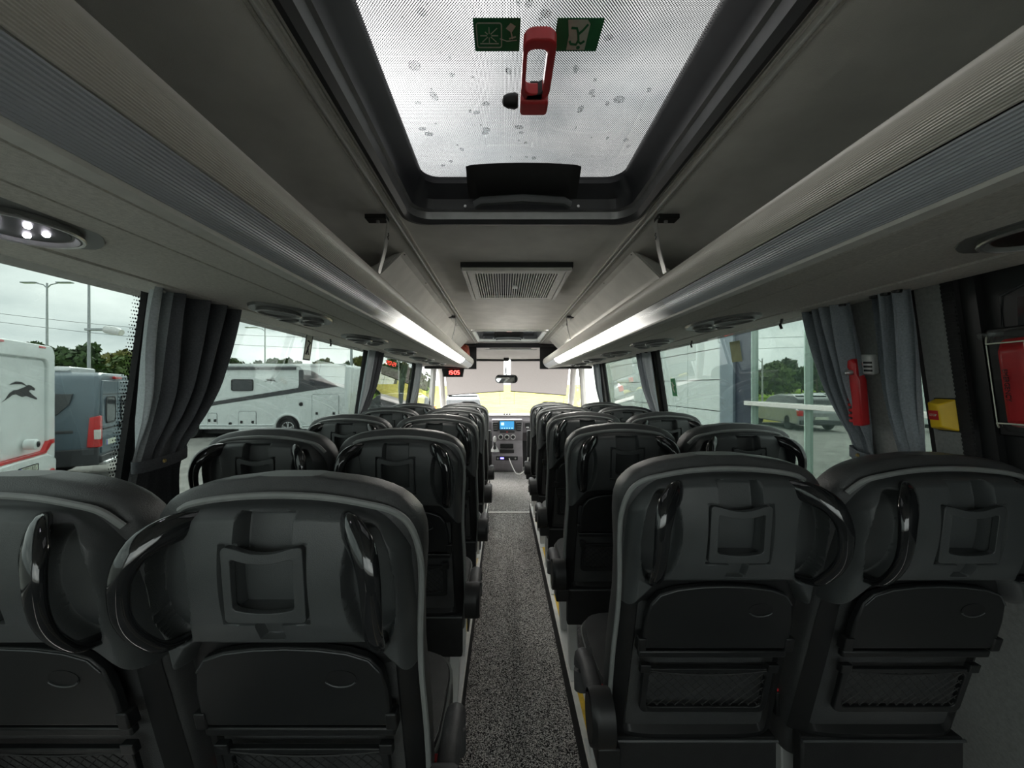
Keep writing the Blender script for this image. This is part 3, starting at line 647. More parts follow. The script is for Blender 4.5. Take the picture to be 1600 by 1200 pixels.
    o = obj('pocket_net', yb(nt_), net_m, t, smooth=0); o['kind'] = 'stuff'
    for s in (-1, 1): obj('net_clip', yb(MB().box(s * .145 - .012, s * .145 + .012, yl - .014, yl, .628, .650)), plastic_d, t, bevel=.002)
    obj('hem_piping', MB().tube([(x, rake(.42) + yl - .004, .42) for x in (-.198, -.19, .19, .198)], .004, n=6), plastic, t)
    obj('skirt', MB().box(-.198, .198, rake(.42) + yl - .002, rake(.42) + yl + .03, .27, .425), skirt_m, t, bevel=.006)
    # cushion and leg
    cu = obj('cushion', MB().grid(lambda u, v: (lambda a: (.212 * math.copysign(abs(math.cos(a)) ** .45, math.cos(a)) * (1 - .06 * abs(2 * v - 1) ** 4), .44 + .20 * math.copysign(abs(math.sin(a)) ** .5, math.sin(a)) * (1 - .06 * abs(2 * v - 1) ** 4), .36 + .10 * v + .012 * math.sin(math.pi * u)))(2 * math.pi * u), 32, 8, True).add([], []), leather, t, smooth=60)
    top = MB(); top.grid(lambda u, v: (lambda a: (.199 * v * math.copysign(abs(math.cos(a)) ** .45, math.cos(a)), .44 + .188 * v * math.copysign(abs(math.sin(a)) ** .5, math.sin(a)), .462 + .012 * (1 - v) + .012 * math.sin(math.pi * u) * v))(2 * math.pi * u), 32, 5, True); obj('cushion_top', top, leather, cu, smooth=60)
    obj('cushion_piping', MB().tube([(.207 * math.copysign(abs(math.cos(a)) ** .45, math.cos(a)), .44 + .195 * math.copysign(abs(math.sin(a)) ** .5, math.sin(a)), .455) for a in [2 * math.pi * i / 32 for i in range(32)]], .004, n=5, closed=True), piping_m, cu)
    for yy in (.30, .58): obj('leg', MB().hexa([(-side * .150 - .02, yy - .02, 0), (-side * .150 + .02, yy - .02, 0), (-side * .150 + .02, yy + .02, 0), (-side * .150 - .02, yy + .02, 0), (-side * .165 - .02, yy - .025, .37), (-side * .165 + .02, yy - .025, .37), (-side * .165 + .02, yy + .025, .37), (-side * .165 - .02, yy + .025, .37)]), alu, t, bevel=.004)
    obj('leg_plate', MB().box(-side * .155 - .022, -side * .155 + .022, .22, .64, 0, .012), alu, t, bevel=.003)
    obj('buckle', MB().box(-side * .205 - .009, -side * .205 + .009, .25, .275, .42, .485), darkp, t, bevel=.003)
    obj('buckle_button', MB().box(-side * .205 - .008, -side * .205 + .008, .252, .270, .485, .493), redp, t, bevel=.002)
    return t
plastic_d = M('shaded_moulded_plastic', (.010, .011, .0115), .40, bump=(900, .25), noise=(14, .12))  # darker shell plastic: shade on the lower back put into its colour
def add_armrest(t, side):
    x = -side * .240
    hub = obj('armrest_hub', MB().grid(lambda u, v: (x + side * (.026 - .052 * v), .16 + (.052 * math.sin(2 * math.pi * u)) * (1.0 if v < .85 else .8), .500 + .062 * math.cos(2 * math.pi * u)), 24, 6, True).add([(x - side * .026, .16 + .042 * math.sin(2 * math.pi * i / 24), .5 + .05 * math.cos(2 * math.pi * i / 24)) for i in range(24)], [tuple(range(24))]).add([(x + side * .026, .16 + .052 * math.sin(2 * math.pi * i / 24), .5 + .062 * math.cos(2 * math.pi * i / 24)) for i in range(24)], [tuple(range(24))]), darkp, t)
    pts = [(x, .165, .500), (x, .22, .516), (x, .28, .522), (x, .335, .518), (x, .362, .500), (x, .368, .46), (x, .362, .405)]
    arm = obj('armrest', MB().tube(spline(pts, 4), .023, .019, n=12, up=(0, 0, 1)), arm_m, t, smooth=50)
    obj('armrest_bracket', MB().box(x - .012, x + .03 * side + .012, .13, .20, .40, .45), darkp, t, bevel=.004)
    return t
arm_m = M('charcoal_armrest', (.07, .07, .073), .55, noise=(30, .2), bump=(300, .3))
LROW = [.555 + .69 * i for i in range(5)]; RROW = [.748 + .69 * i for i in range(5)]
rows = ['rearmost', 'second', 'third', 'fourth', 'foremost']
for side, ys, nm in ((-1, LROW, 'clock side'), (1, RROW, 'stop-button side')):
    for k, pos in enumerate(('window', 'aisle')):
        base = make_seat(side, k == 1)
        if k == 1: add_armrest(base, side)
        for i, yy in enumerate(ys):
            t = base if i == 0 else copy_tree(base)
            t.location = (side * (.866 if k == 0 else .410), yy, .1)
            t['label'] = 'black moulded-back coach seat, %s row, %s seat, %s of the bus' % (rows[i], pos, nm)
            t['group'] = 'passenger seats'

# ================================================================== CURTAINS
def curtain(name, label, s, y_top, y_tie, z_tie, mats, folds=5, zt=1.64, zb=.96, depth=.05, off=.016, y_bot=None, split=.33, tie=True, group='window curtains'):
    y_bot = y_bot or (y_tie[0] - .02, y_tie[1] + .03)
    t = thing(name, label, 'curtain', (s * (wx(zt) - off), (y_top[0] + y_top[1]) / 2, zb), group=group)
    ox, oy, oz = t.location
    rnd = random.Random(name + label); ph = [rnd.uniform(0, 6) for _ in range(4)]
    def pt(u, v):
        z = zb + (zt - zb) * v
        if z > z_tie: k = ss(z_tie, zt, z) ** .8; a = [y_tie[i] + (y_top[i] - y_tie[i]) * k for i in (0, 1)]; g = .35 + .65 * ss(z_tie, z_tie + .12, z)
        else: k = ss(z_tie, zb, z); a = [y_tie[i] + (y_bot[i] - y_tie[i]) * k for i in (0, 1)]; g = .35 + .5 * k
        y = a[0] + (a[1] - a[0]) * u
        wv = math.sin(u * folds * 2 * math.pi + ph[0] + .5 * math.sin(3 * v + ph[1])) + .35 * math.sin(u * folds * 4.3 * math.pi + ph[2] + 2 * v)
        dz = depth * (.25 + .75 * ss(1.1, 1.4, z))
        x = s * (wx(z) - off - dz * .5 * (1 + .6 * wv * g) - .012 * math.sin(3 * v + ph[3]))
        y += .006 * math.sin(u * 17 + 6 * v)
        return (x - ox, y - oy, z - oz)
    nu = 56
    if split: 
        obj('lining_fold', MB().grid(lambda u, v: pt(u * split, v), 20, 26), mats[0], t, smooth=70)
        obj('cloth', MB().grid(lambda u, v: pt(split + u * (1 - split), v), nu, 26), mats[1], t, smooth=70)
    else: obj('cloth', MB().grid(pt, nu, 26), mats[1], t, smooth=70)
    if tie:
        yc = (y_tie[0] + y_tie[1]) / 2; hw = (y_tie[1] - y_tie[0]) / 2; db_ = depth * (.25 + .75 * ss(1.1, 1.4, z_tie)); xc = s * (wx(z_tie) - off - db_ * .5)
        obj('tie_band', MB().grid(lambda u, v: (xc + (db_ * .95) * math.cos(2 * math.pi * u) - ox, yc + hw * math.sin(2 * math.pi * u) - oy, z_tie - .016 + .032 * v + .01 * math.sin(2 * math.pi * u) - oz), 28, 3, True), mats[2], t, smooth=70)
        obj('press_stud', MB().lathe([(.006, 0), (.004, -s * .004), (.001, -s * .004)], 10, axis='x', c=(xc - s * db_ * .95 - ox, yc - hw * .3 - oy, z_tie - oz)), brass, t)
    for k in range(3):
        y = y_top[0] + (y_top[1] - y_top[0]) * (.15 + .35 * k)
        obj('glider', MB().lathe([(.010, 0), (.012, .012), (.008, .018)], 10, c=(s * (wx(zt) - off - depth * .4) - ox, y - oy, zt - .012 - oz)), whitep if s < 0 else darkp, t)
    return t
brass = M('brass_stud', (.5, .38, .16), .35, metal=.9, noise=(20, .1))
curtain('curtain', 'slate grey curtain with pale lining edge, tied back by the rear pillar, clock side', -1, (.97, 1.27), (1.03, 1.20), 1.17, (curt_l, curt_d, curt_d), folds=4, depth=.095, off=.03, split=.22, y_bot=(1.02, 1.22))
curtain('curtain', 'grey curtain beside the middle pillar behind the long motorhome view, clock side', -1, (2.66, 2.94), (2.70, 2.86), 1.12, (curt_l, curt_d, curt_d), folds=4, split=.3)
curtain('curtain', 'grey curtain at the foremost pillar, clock side', -1, (4.12, 4.34), (4.14, 4.28), 1.12, (curt_l, curt_l, curt_l), folds=4, split=.3)
curtain('curtain', 'blue-grey tied curtain left of the red window hammer', 1, (1.165, 1.325), (1.18, 1.25), 1.165, (curt_r, curt_r, curt_r), folds=4, depth=.06, split=0, y_bot=(1.17, 1.25))
curtain('curtain', 'loose blue-grey curtain between the red window hammer and the yellow stop button', 1, (1.0, 1.09), (1.012, 1.06), .97, (curt_r, curt_r, curt_r), folds=2.5, depth=.05, off=.03, split=0, tie=False)
curtain('curtain', 'grey curtain beside the green sticker at the middle pillar, stop-button side', 1, (2.80, 3.06), (2.76, 2.90), 1.10, (curt_l, curt_r, curt_r), folds=4, split=.4)
curtain('curtain', 'grey curtain at the foremost pillar, stop-button side', 1, (4.30, 4.52), (4.32, 4.46), 1.10, (curt_l, curt_r, curt_r), folds=4, split=.3)

# ================================================================== SMALL FITTINGS
# yellow stop button on the grey pillar
def wall_frame(y, z, s=1, off=0.): return (s * (wx(z) - off), y, z)
sb = thing('stop_button', 'yellow stop request button with red STOP label on the grey pillar', 'button', wall_frame(.982, 1.308), group=None)
sb.rotation_euler = (0, -R(8), 0); sb.scale = (.8, .66, .8)
obj('housing', MB().hexa([(0, -.036, -.052), (0, .036, -.052), (0, .036, .052), (0, -.036, .052), (-.034, -.006, -.034), (-.034, .030, -.040), (-.034, .030, .044), (-.034, -.006, .036)]), yellow2 if 'yellow2' in globals() else M('signal_yellow_plastic', (.85, .55, .02), .4, noise=(20, .06)), sb, bevel=.004)
rb = obj('red_label', MB().box(-.0355, -.0335, -.004, .029, -.012, .018), redp, sb)
text('label_text', 'STOP', .0105, signw, rb, Matrix.Translation((-.0358, .0125, .003)) @ Matrix.Rotation(R(-90), 4, 'Z') @ Matrix.Rotation(R(90), 4, 'X'))
obj('back_plate', MB().box(-.002, .003, -.038, .038, -.054, .054), darkp, sb)
# red window hammer in a steel holder
wh = thing('window_hammer', 'red toothed emergency window hammer in a grey holder on the pillar', 'hammer', wall_frame(1.175, 1.385, 1, .004)); wh.rotation_euler = (R(4), -R(8), 0)
obj('holder', MB().box(-.022, .0, -.035, .018, .035, .095), alu, wh, bevel=.006)
for k in range(3): obj('holder_slot', MB().box(-.0235, -.021, -.033, -.008, .045 + k * .012, .051 + k * .012), darkp, wh)
obj('hammer_body', MB().prism([(-.012, -.12), (.020, -.125), (.022, .03), (.014, .045), (.026, .06), (.022, .082), (.008, .086), (-.004, .072), (-.002, .04), (-.012, .02)], 'x', -.045, -.018), redp, wh, bevel=.004)
th_ = MB()
for k in range(8): th_.box(-.043, -.02, .018, .034, -.115 + k * .017, -.106 + k * .017)
obj('grip_teeth', th_, redp, wh, bevel=.002)
obj('steel_tip', MB().lathe([(.008, 0), (.008, -.01), (.003, -.018)], 10, axis='x', c=(-.045, .010, .045)), metal, wh)
# clear emergency door-handle cover with red handle
eh = thing('emergency_door_handle', 'red emergency door handle under a clear plastic cover marked EMERGENCY', 'door handle', (wx(1.40) + .022, .838, 1.395))
eh.rotation_euler = (0, -R(8), 0)
obj('red_handle', MB().hexa([(-.050, -.034, -.088), (-.050, .008, -.092), (-.02, .022, -.105), (-.02, -.044, -.105), (-.050, -.034, .076), (-.050, .008, .072), (-.02, .022, .098), (-.02, -.044, .10)]), redp, eh, bevel=.008)
cov = MB(); lo = [(y, z) for y, z in rrect(.058, .105, .03, 5)]
k = len(lo); cov.add([(.0, y * .85 - .015, z * 1.10) for y, z in lo] + [(-.042, y * .75 - .015, z * 1.06) for y, z in lo] + [(-.060, y * .55 - .015, z * .86) for y, z in lo], [(j * k + i, j * k + (i + 1) % k, (j + 1) * k + (i + 1) % k, (j + 1) * k + i) for j in range(2) for i in range(k)] + [tuple(range(2 * k, 3 * k))])
obj('clear_cover', cov, clear_g, eh, smooth=20)
for zz in (-.082, .082): obj('cover_edge_glint', MB().tube([(-.060, -.046, zz * 1.08), (-.0605, .016, zz * 1.08), (-.04, .030, zz * 1.25)], .0018, n=6), signw, eh)  # pale tubes standing in for highlights along the clear cover's edges
for yy in (-.046, .016): obj('cover_edge_glint', MB().tube([(-.060, yy, -.092), (-.0605, yy, .086)], .0010, n=6), signw, eh)
obj('cover_clip', MB().box(-.045, -.02, .012, .045, .098, .116), clear_g, eh, bevel=.004)
obj('hinge_strap', MB().box(-.03, .0, -.10, -.075, -.02, .16), plastic2, eh, bevel=.006)
obj('back_plate', MB().box(-.004, .006, -.11, .06, -.13, .12), darkp, eh, bevel=.004)
for (y, z) in ((-.07, .0), (-.06, -.05)): obj('screw', MB().lathe([(.005, -.004), (.004, -.008)], 10, axis='x', c=(0, y, z)), metal, eh)
text('cover_lettering', 'EMERGENCY', .0125, darkp, eh, Matrix.Translation((-.0535, -.004, -.005)) @ Matrix.Rotation(R(-90), 4, 'Z') @ Matrix.Rotation(R(90), 4, 'X') @ Matrix.Rotation(R(-90), 4, 'Z'))
# clock display under the front end of the left rack
ck = thing('clock_display', 'black clock display showing 15:05 in red digits', 'clock', (-.685, 4.80, 1.50))
obj('case', MB().prism([(-.125, 0), (.118, 0), (.135, .105), (-.145, .105)], 'y', -.02, .03), darkp, ck, bevel=.008)
cg = M('glowing_red_digits', (.9, .05, .05), .4, emit=((1, .06, .05), 5), noise=(40, .05))
digs = obj('digit_window', MB().box(-.07, .07, -.0225, -.021, .022, .088), gloss, ck)
SEG = {'1': 'bc', '5': 'afgcd', '0': 'abcdef'}
def seven(ch, ox, oz, w_=.024, h_=.042, r_=.0042):
    m = MB(); S = {'a': ((0, h_), (w_, h_)), 'g': ((0, h_ / 2), (w_, h_ / 2)), 'd': ((0, 0), (w_, 0)), 'f': ((0, h_ / 2), (0, h_)), 'b': ((w_, h_ / 2), (w_, h_)), 'e': ((0, 0), (0, h_ / 2)), 'c': ((w_, 0), (w_, h_ / 2))}
    for c in SEG[ch]:
        (a, b), (d, e) = S[c]; m.tube([(ox + a, -.0245, oz + b), (ox + d, -.0245, oz + e)], r_, .002, n=6, up=(0, 1, 0))
    return m
for ch, ox in zip('1505', (-.072, -.033, .014, .052)): obj('digit', seven(ch, ox, .034), cg, digs)
obj('colon', MB().box(-.0005, .0055, -.026, -.023, .042, .048).box(-.0005, .0055, -.026, -.023, .062, .068), cg, digs)
# brown parcel lying in the front end of the left rack
bgm = M('red_brown_cloth', (.30, .06, .04), .75, noise=(18, .35), bump=(60, .6))
t = thing('travel_bag', 'reddish brown bag stowed at the front end of the rack, clock side', 'bag', (-.545, 4.56, 1.666))
obj('bag_body', MB().grid(lambda u, v: (.085 * math.copysign(abs(math.cos(6.2832 * u)) ** .6, math.cos(6.2832 * u)) * (1 - .25 * v ** 3), .15 * math.copysign(abs(math.sin(6.2832 * u)) ** .6, math.sin(6.2832 * u)) * (1 - .2 * v ** 3),   .2 * v + .008 * math.sin(9 * u * 6.28)), 36, 10, True).add([(.06 * math.cos(6.2832 * i / 12), .12 * math.sin(6.2832 * i / 12), .201) for i in range(12)], [tuple(range(12))]), bgm, t, smooth=60)
obj('bag_strap', MB().tube([(.05, -.13, .02), (.075, -.14, .11), (.055, -.13, .19), (.0, -.02, .205)], .010, .003, n=6), M('orange_strap', (.75, .25, .12), .7, noise=(20, .2)), t)
# window stickers
def sticker(name, label, s, y, z, w_, h_, mat, off=.026):
    t = thing(name, label, 'sticker', (s * (wx(z) + off), y, z)); t.rotation_euler = (0, -s * R(8.1), 0)
    obj('film', MB().box(-.0006, .0006, -w_, w_, -h_, h_), mat, t, smooth=0); return t
e1 = sticker('exit_sticker', 'small green exit sticker on the glass beside the middle pillar', 1, 2.60, 1.375, .035, .06, greens)
obj('printed_figure', MB().tube([(-.002, .014, .035), (-.002, -.004, .01), (-.002, .01, -.01), (-.002, -.012, -.035)], .005, n=5).tube([(-.002, -.016, .012), (-.002, .0, .014), (-.002, .018, .0)], .004, n=5), signw, e1)
sticker('window_label', 'olive-green paper label stuck on the window facing the building', 1, 1.865, 1.55, .04, .05, M('olive_label', (.32, .36, .20), .7, noise=(20, .1)))
e2 = sticker('window_sign', 'pale framed pictogram sticker on the window facing the long motorhome', -1, 1.98, 1.585, .035, .07, signw)
obj('sign_border', MB().add(*(lambda m: ([(y, x, z) for x, y, z in m.v], m.f))(MB().ring(rrect(.035, .07, .003, 2), rrect(.028, .063, .002, 2), .0004, .0014))), blackprint, e2, smooth=0)
obj('printed_figure', MB().tube([(.002, -.012, .03), (.002, .012, .022), (.002, -.006, -.005), (.002, .010, -.04)], .004, n=5).tube([(.002, .0, -.01), (.002, -.016, -.04)], .004, n=5), blackprint, e2)
# curtain-rail hooks hanging at the top of the windows
for s, y, lb in ((-1, 2.06, 'small dark curtain hook above the pictogram sticker'), (1, 1.44, 'small black curtain hook at the head of the big window'), (1, 2.13, 'small black curtain hook above the olive label')):
    hk = tag(obj('curtain_hook', MB().tube([(0, 0, .012), (0, .006, -.008), (0, .012, -.014), (0, .004, -.03)], .005, n=6), darkp), lb, 'hook', 'curtain hooks'); hk.location = (s * (wx(1.63) - .045), y, 1.628)

# ================================================================== CAB
db = thing('dashboard', 'mauve grey dashboard with centre console, screen and knobs', 'dashboard', (0, 6.2, 0))
obj('dash_body', MB().prism([(.62, .70), (.60, .885), (.38, .90), (.20, .885), (.11, .80), (.14, .62), (.30, .48), (.45, .44)], 'x', -1.05, 1.05), dashm, db, bevel=.02)
obj('dash_top', MB().box(-1.04, 1.04, .19, .60, .885, .905), cabm, db, bevel=.012)
con = obj('centre_console', MB().prism([(.30, .0), (.02, .0), (-.04, .08), (-.05, .26), (.0, .34), (.06, .50), (.02, .62), (.04, .84), (.30, .86)], 'x', -.25, .25), dashm, db, bevel=.012)
scm = M('bright_navigation_screen', (.02, .03, .05), .2, emit=((.05, .28, .55), .9), noise=(9, .3))
sr = obj('screen', MB().box(-.135, .125, .005, .03, .675, .835), darkp, con, bevel=.006)
obj('display', MB().box(-.12, .11, .003, .006, .69, .82), scm, sr, smooth=0)
obj('map_tile', MB().box(-.10, -.05, .001, .004, .755, .80), M('pale_screen_tile', (.5, .8, .85), .3, emit=((.5, .9, .9), .8), noise=(20, .1)), sr, smooth=0)
for i in range(5): obj('menu_dot', MB().box(-.09 + i * .04, -.075 + i * .04, .001, .004, .70, .715), MATS['pale_screen_tile'], sr, smooth=0)
for sx in (-1, 1):
    vt = obj('air_vent', MB().hexa([(sx * .15, .0, .66), (sx * .22, .0, .66), (sx * .22, .03, .66), (sx * .15, .03, .66), (sx * .145, .0, .80), (sx * .235, .0, .80), (sx * .235, .03, .80), (sx * .145, .03, .80)]), darkp, con, bevel=.006)
    for k in range(3): obj('vent_vane', MB().box(sx * .19 - .03, sx * .19 + .03, -.006, .004, .69 + k * .035, .698 + k * .035), plastic2, vt)
obj('switch_row', MB().box(-.12, .12, -.005, .02, .635, .66), darkp, con, bevel=.004); obj('hazard_switch', MB().box(-.015, .012, -.009, .0, .64, .656), redp, con, bevel=.002)
for i in range(3):
    kx = -.105 + i * .1
    kn = obj('climate_knob', MB().lathe([(.030, .05), (.030, -.005), (.024, -.012), (.004, -.012)], 20, axis='y', c=(kx, 0, .565)), darkp, con)
    obj('knob_ring', MB().tube([(kx + .035 * math.cos(a), .0, .565 + .035 * math.sin(a)) for a in [6.2832 * q / 20 for q in range(20)]], .007, n=6, closed=True), whitep, kn)
obj('radio_slot', MB().box(-.115, .10, -.015, .05, .385, .455), gloss, con, bevel=.006); obj('storage_slot', MB().box(-.12, .11, -.03, .04, .31, .365), darkp, con, bevel=.006)
us = obj('socket_panel', MB().box(-.18, .17, -.06, .0, .20, .265), darkp, con, bevel=.008)
obj('usb_light', MB().box(-.11, -.055, -.063, -.058, .222, .245), M('blue_usb_glow', (.1, .1, .9), .3, emit=((.15, .12, 1), 6), noise=(10, .05)), us)
for kx in (-.15, .13): obj('socket', MB().lathe([(.014, -.058), (.014, -.066), (.008, -.066)], 14, axis='y', c=(kx, 0, .232)), metal, us)
gl_ = obj('gear_lever', MB().tube([(-.20, -.06, .36), (-.20, -.07, .44), (-.20, -.075, .50)], [.04, .016, .014], n=10), darkp, con); obj('lever_knob', MB().lathe([(.012, .49), (.026, .51), (.028, .555), (.018, .585), (.004, .59)], 14, c=(-.20, -.075, 0)), whitep, gl_)
obj('lever_gaiter', MB().lathe([(.07, .34), (.06, .37), (.03, .42), (.012, .45)], 14, c=(-.20, -.04, 0)), whitep, con)
obj('glovebox', MB().box(.33, .95, .08, .2, .50, .66), dashm, db, bevel=.015); obj('shelf_slot', MB().box(.30, .95, .105, .2, .70, .78), darkp, db, bevel=.01)
obj('dash_mic', MB().tube([(.33, .02, .45), (.33, .04, .66), (.33, .03, .72)], [.010, .010, .026], n=10), plastic2, db)
for i, kx in enumerate((-.045, .0, .045)): obj('warning_light', MB().box(kx - .016, kx + .016, .26, .29, .905, .925), darkp, db, bevel=.004)
cbl = tag(obj('charging_cable', MB().tube(spline([(.03, 6.13, .235), (.06, 6.08, .16), (.12, 6.04, .04), (.16, 6.02, .008), (.22, 6.02, .02), (.29, 6.04, .09), (.32, 6.06, .2), (.33, 6.08, .28)], 6), .008, n=6), trimw), 'thin white charging cable looping from the console socket', 'cable')
mi = thing('rear_view_mirror', 'wide rounded interior mirror hung before the blind gap', 'mirror', (-.01, 6.0, 1.50)); mi.rotation_euler = (R(-7), 0, R(6))
obj('mirror_case', MB().prism(rrect(.175, .066, .06, 6), 'y', 0, .03), darkp, mi, bevel=.005)
obj('mirror_glass', MB().prism(rrect(.165, .058, .054, 6), 'y', -.003, .0), M('mirror_silver', (.8, .82, .82), .02, metal=1, noise=(2, .02)), mi, smooth=0)
obj('mirror_stem', MB().tube([(0, .02, .03), (0, .10, .16), (0, .03, .31)], .010, n=8), darkp, mi)
obj('mirror_bracket', MB().box(-.04, .04, .0, .06, .29, .34), darkp, mi, bevel=.006)
def cab_seat(label, x, side):
    t = thing('cab_seat', label, 'seat', (x, 4.98, 0), group='cab seats')
    tabs = [(.50, .20), (.7, .225), (.9, .215), (1.02, .17), (1.06, .145), (1.12, .14), (1.17, .12), (1.19, .07)]
    obj('backrest', MB().grid(lambda u, v: (lambda z: (lerp_list(tabs, z) * math.copysign(abs(math.cos(6.2832 * u)) ** .6, math.cos(6.2832 * u)), -.20 * (z - .5) + (.075 if z < 1.0 else .05) * math.copysign(abs(math.sin(6.2832 * u)) ** .7, math.sin(6.2832 * u)), z))(.48 + .71 * v), 32, 28, True).add([(.07 * math.cos(6.2832 * i / 8), -.138 + .04 * math.sin(6.2832 * i / 8), 1.19) for i in range(8)], [tuple(range(8))]), leather, t, smooth=60)
    obj('cushion', MB().prism(rrect(.23, .07, .04, 4, 0, .45), 'y', -.02, .48), leather, t, bevel=.02)
    obj('pedestal', MB().box(-.2, .2, .0, .42, 0, .385), darkp, t, bevel=.02)
    obj('armrest', MB().box(side * .255 - .025, side * .255 + .025, -.11, -.02, .48, .82), darkp, t, bevel=.012)
    return t
cab_seat('high-backed driver seat in front of the clock', -.50, 1); cab_seat('high-backed co-driver seat beside the door opposite the driver', .52, -1)

# ================================================================== OUTSIDE
asph = M('worn_asphalt', (.27, .265, .25), .85, noise=(3, .22), bump=(40, .4), spec=0)
grass = M('mown_grass', (.20, .30, .05), .95, noise=(2, .35), bump=(30, .6), spec=0)
field = M('yellow_green_meadow', (.31, .285, .078), .95, noise=(.6, .2), bump=(20, .5), spec=0)
tag_ = struct('ground', MB().add([(-90, -60, G), (90, -60, G), (90, 22, G), (-90, 22, G)], [(0, 1, 2, 3)]), asph, label='grey asphalt yard around the bus', smooth=0)
struct('ground_grass_verge', MB().grid(lambda u, v: (-90 + 76 * u, 23.5 + 14 * v, G + .02 + .25 * math.sin(math.pi * v)), 20, 6), grass, label='green grass verge beyond the parked vehicles')
struct('ground_meadow', MB().grid(lambda u, v: (-14 + 110 * u, 21 + 120 * v, G + .01 + 2.6 * v ** 1.3), 24, 20), field, label='sunlit yellow-green meadow ahead of the bus')
struct('ground_field_left', MB().grid(lambda u, v: (-190 + 178 * u, 37 + 100 * v, G + .02 + 2.2 * v), 24, 12), grass, label='far grass field')

def wheel(parent, x, z, y, r=.36, face=-1):
    wl = obj('wheel', MB().lathe([(r * .62, 0), (r * .93, 0), (r, face * .04 * -1 * -1), (r, face * -.20), (r * .6, face * -.22)], 28, axis='y', c=(x, y, z)), tyre_m, parent)
    rm = obj('rim', MB().lathe([(r * .64, face * .004), (r * .60, face * -.03), (r * .58, face * -.05), (.02, face * -.055)], 24, axis='y', c=(x, y, z)), darkp, wl)
    sp = MB()
    for i in range(5):
        for d in (-.16, .16):
            a = R(72 * i + 90) + d; b = R(72 * i + 90) + d * .4
            sp.tube([(x + .12 * r * math.cos(b), y + face * .0, z + .12 * r * math.sin(b)), (x + .6 * r * math.cos(a), y + face * .004, z + .6 * r * math.sin(a))], .05 * r, .02, n=6, up=(0, 1, 0))
    sp.lathe([(.15 * r, face * .012), (.15 * r, face * -.03)], 14, axis='y', c=(x, y, z)); sp.tube([(x + .62 * r * math.cos(a), y + face * .004, z + .62 * r * math.sin(a)) for a in [6.2832 * q / 28 for q in range(28)]], .03 * r, n=6, closed=True)
    obj('spokes', sp, rim_m, wl)
# --- long white motorhome, side on
MY = 14.5
mh = thing('motorhome', 'long white motorhome seen side-on with charcoal sweep stripe and running-hound emblem', 'motorhome', (-9.4, MY, G))
def mp(px, py): p = at(px, py, MY); return (p.x + 9.4, p.z - G)
mx0, mx1 = -3.5, mp(543, 600)[0]
obj('body_shell', MB().prism([(mx0, .34), (mx1, .34), (mx1 + .02, 1.5), (mx1 - .05, 2.70), (mx1 - .25, 2.80), (mx0 + .2, 2.80), (mx0, 2.6)], 'y', 0, 2.3), mh_white, mh, bevel=.05, seg=3)
def panel(name, pts, mat, d=.012, par=None, bev=.004): return obj(name, MB().prism([mp(*p) for p in pts], 'y', -d, .03), mat, par or mh, bevel=bev)
panel('sweep_stripe', [(300, 634), (343, 626), (465.7, 606), (467, 602), (467, 580), (468, 577.6), (483.6, 578.4), (492, 582), (511, 594), (529, 603.6), (343, 632), (300, 640)], mh_dark, .010)
panel('awning_case', [(330, 573.6), (463, 573.6), (463, 578), (330, 578)], mh_dark, .06)
panel('roof_rail', [(300, 568.5), (541, 568.5), (541, 572), (300, 572)], mh_white, .05)
wn_ = obj('window', MB().prism([(x, z) for x, z in rrect(.40, .21, .07, 5, *mp(379, 601.7))], 'y', -.03, .02), vglass, mh, bevel=.01)
obj('window_rim', MB().ring(rrect(.41, .22, .075, 5, *mp(379, 601.7)), rrect(.385, .195, .06, 5, *mp(379, 601.7)), -.04, 0), darkp, wn_)
w2 = panel('window', [(485, 584), (487, 583), (498, 587), (513, 601), (512, 602.8), (486, 602.8), (484.5, 601)], vglass, .03)
for q in ((373, 643, 400, 673), (488, 616.5, 529, 670), (325, 646, 339, 666)):
    cx_, cz_ = mp((q[0] + q[2]) / 2, (q[1] + q[3]) / 2); hw, hh_ = abs(mp(q[2], 0)[0] - mp(q[0], 0)[0]) / 2, abs(mp(0, q[3])[1] - mp(0, q[1])[1]) / 2
    hd = obj('service_door', MB().prism(rrect(hw, hh_, .06, 4, cx_, cz_), 'y', -.012, .02), mh_white, mh)
    obj('door_gap', MB().ring(rrect(hw + .014, hh_ + .014, .07, 4, cx_, cz_), rrect(hw, hh_, .06, 4, cx_, cz_), -.006, .0), van_g, hd)
    if hw < .6: 
        for dx in (-.65, .65): obj('door_lock', MB().box(cx_ + dx * hw - .05, cx_ + dx * hw + .05, -.025, -.01, cz_ - hh_ * .1 - .05, cz_ - hh_ * .1 + .05), darkp, hd, bevel=.01)
    else: obj('door_lock', MB().box(cx_ - .06, cx_ + .06, -.025, -.01, cz_ - hh_ * .62, cz_ - hh_ * .5 + .02), darkp, hd, bevel=.01)
for q, rr3 in (((470.5, 631.5), .075), ((360, 662), .06)): obj('filler_cap', MB().lathe([(rr3, .0), (rr3, -.02), (rr3 * .7, -.025), (.01, -.025)], 18, axis='y', c=(mp(*q)[0], 0, mp(*q)[1])), darkp, mh)
wc = mp(450.5, 667)[0]
obj('wheel_arch', MB().tube([(wc + .50 * math.cos(a), -.02, .40 + .50 * math.sin(a)) for a in [R(180 * i / 14) for i in range(15)]], .05, .05, n=8), mh_white, mh)
obj('wheel_well', MB().lathe([(.46, .01), (.46, -.012), (.01, -.012)], 24, axis='y', c=(wc, 0, .40)), darkp, mh)
obj('side_skirt', MB().box(mx0, wc - .5, -.03, .05, .34, .52).box(wc + .5, mx1, -.03, .05, .34, .48), mh_white, mh, bevel=.02)
obj('skirt_line', MB().box(mx0, wc - .52, -.036, -.02, .46, .475).box(wc + .52, mx1 - .2, -.036, -.02, .44, .455), van_g, mh)
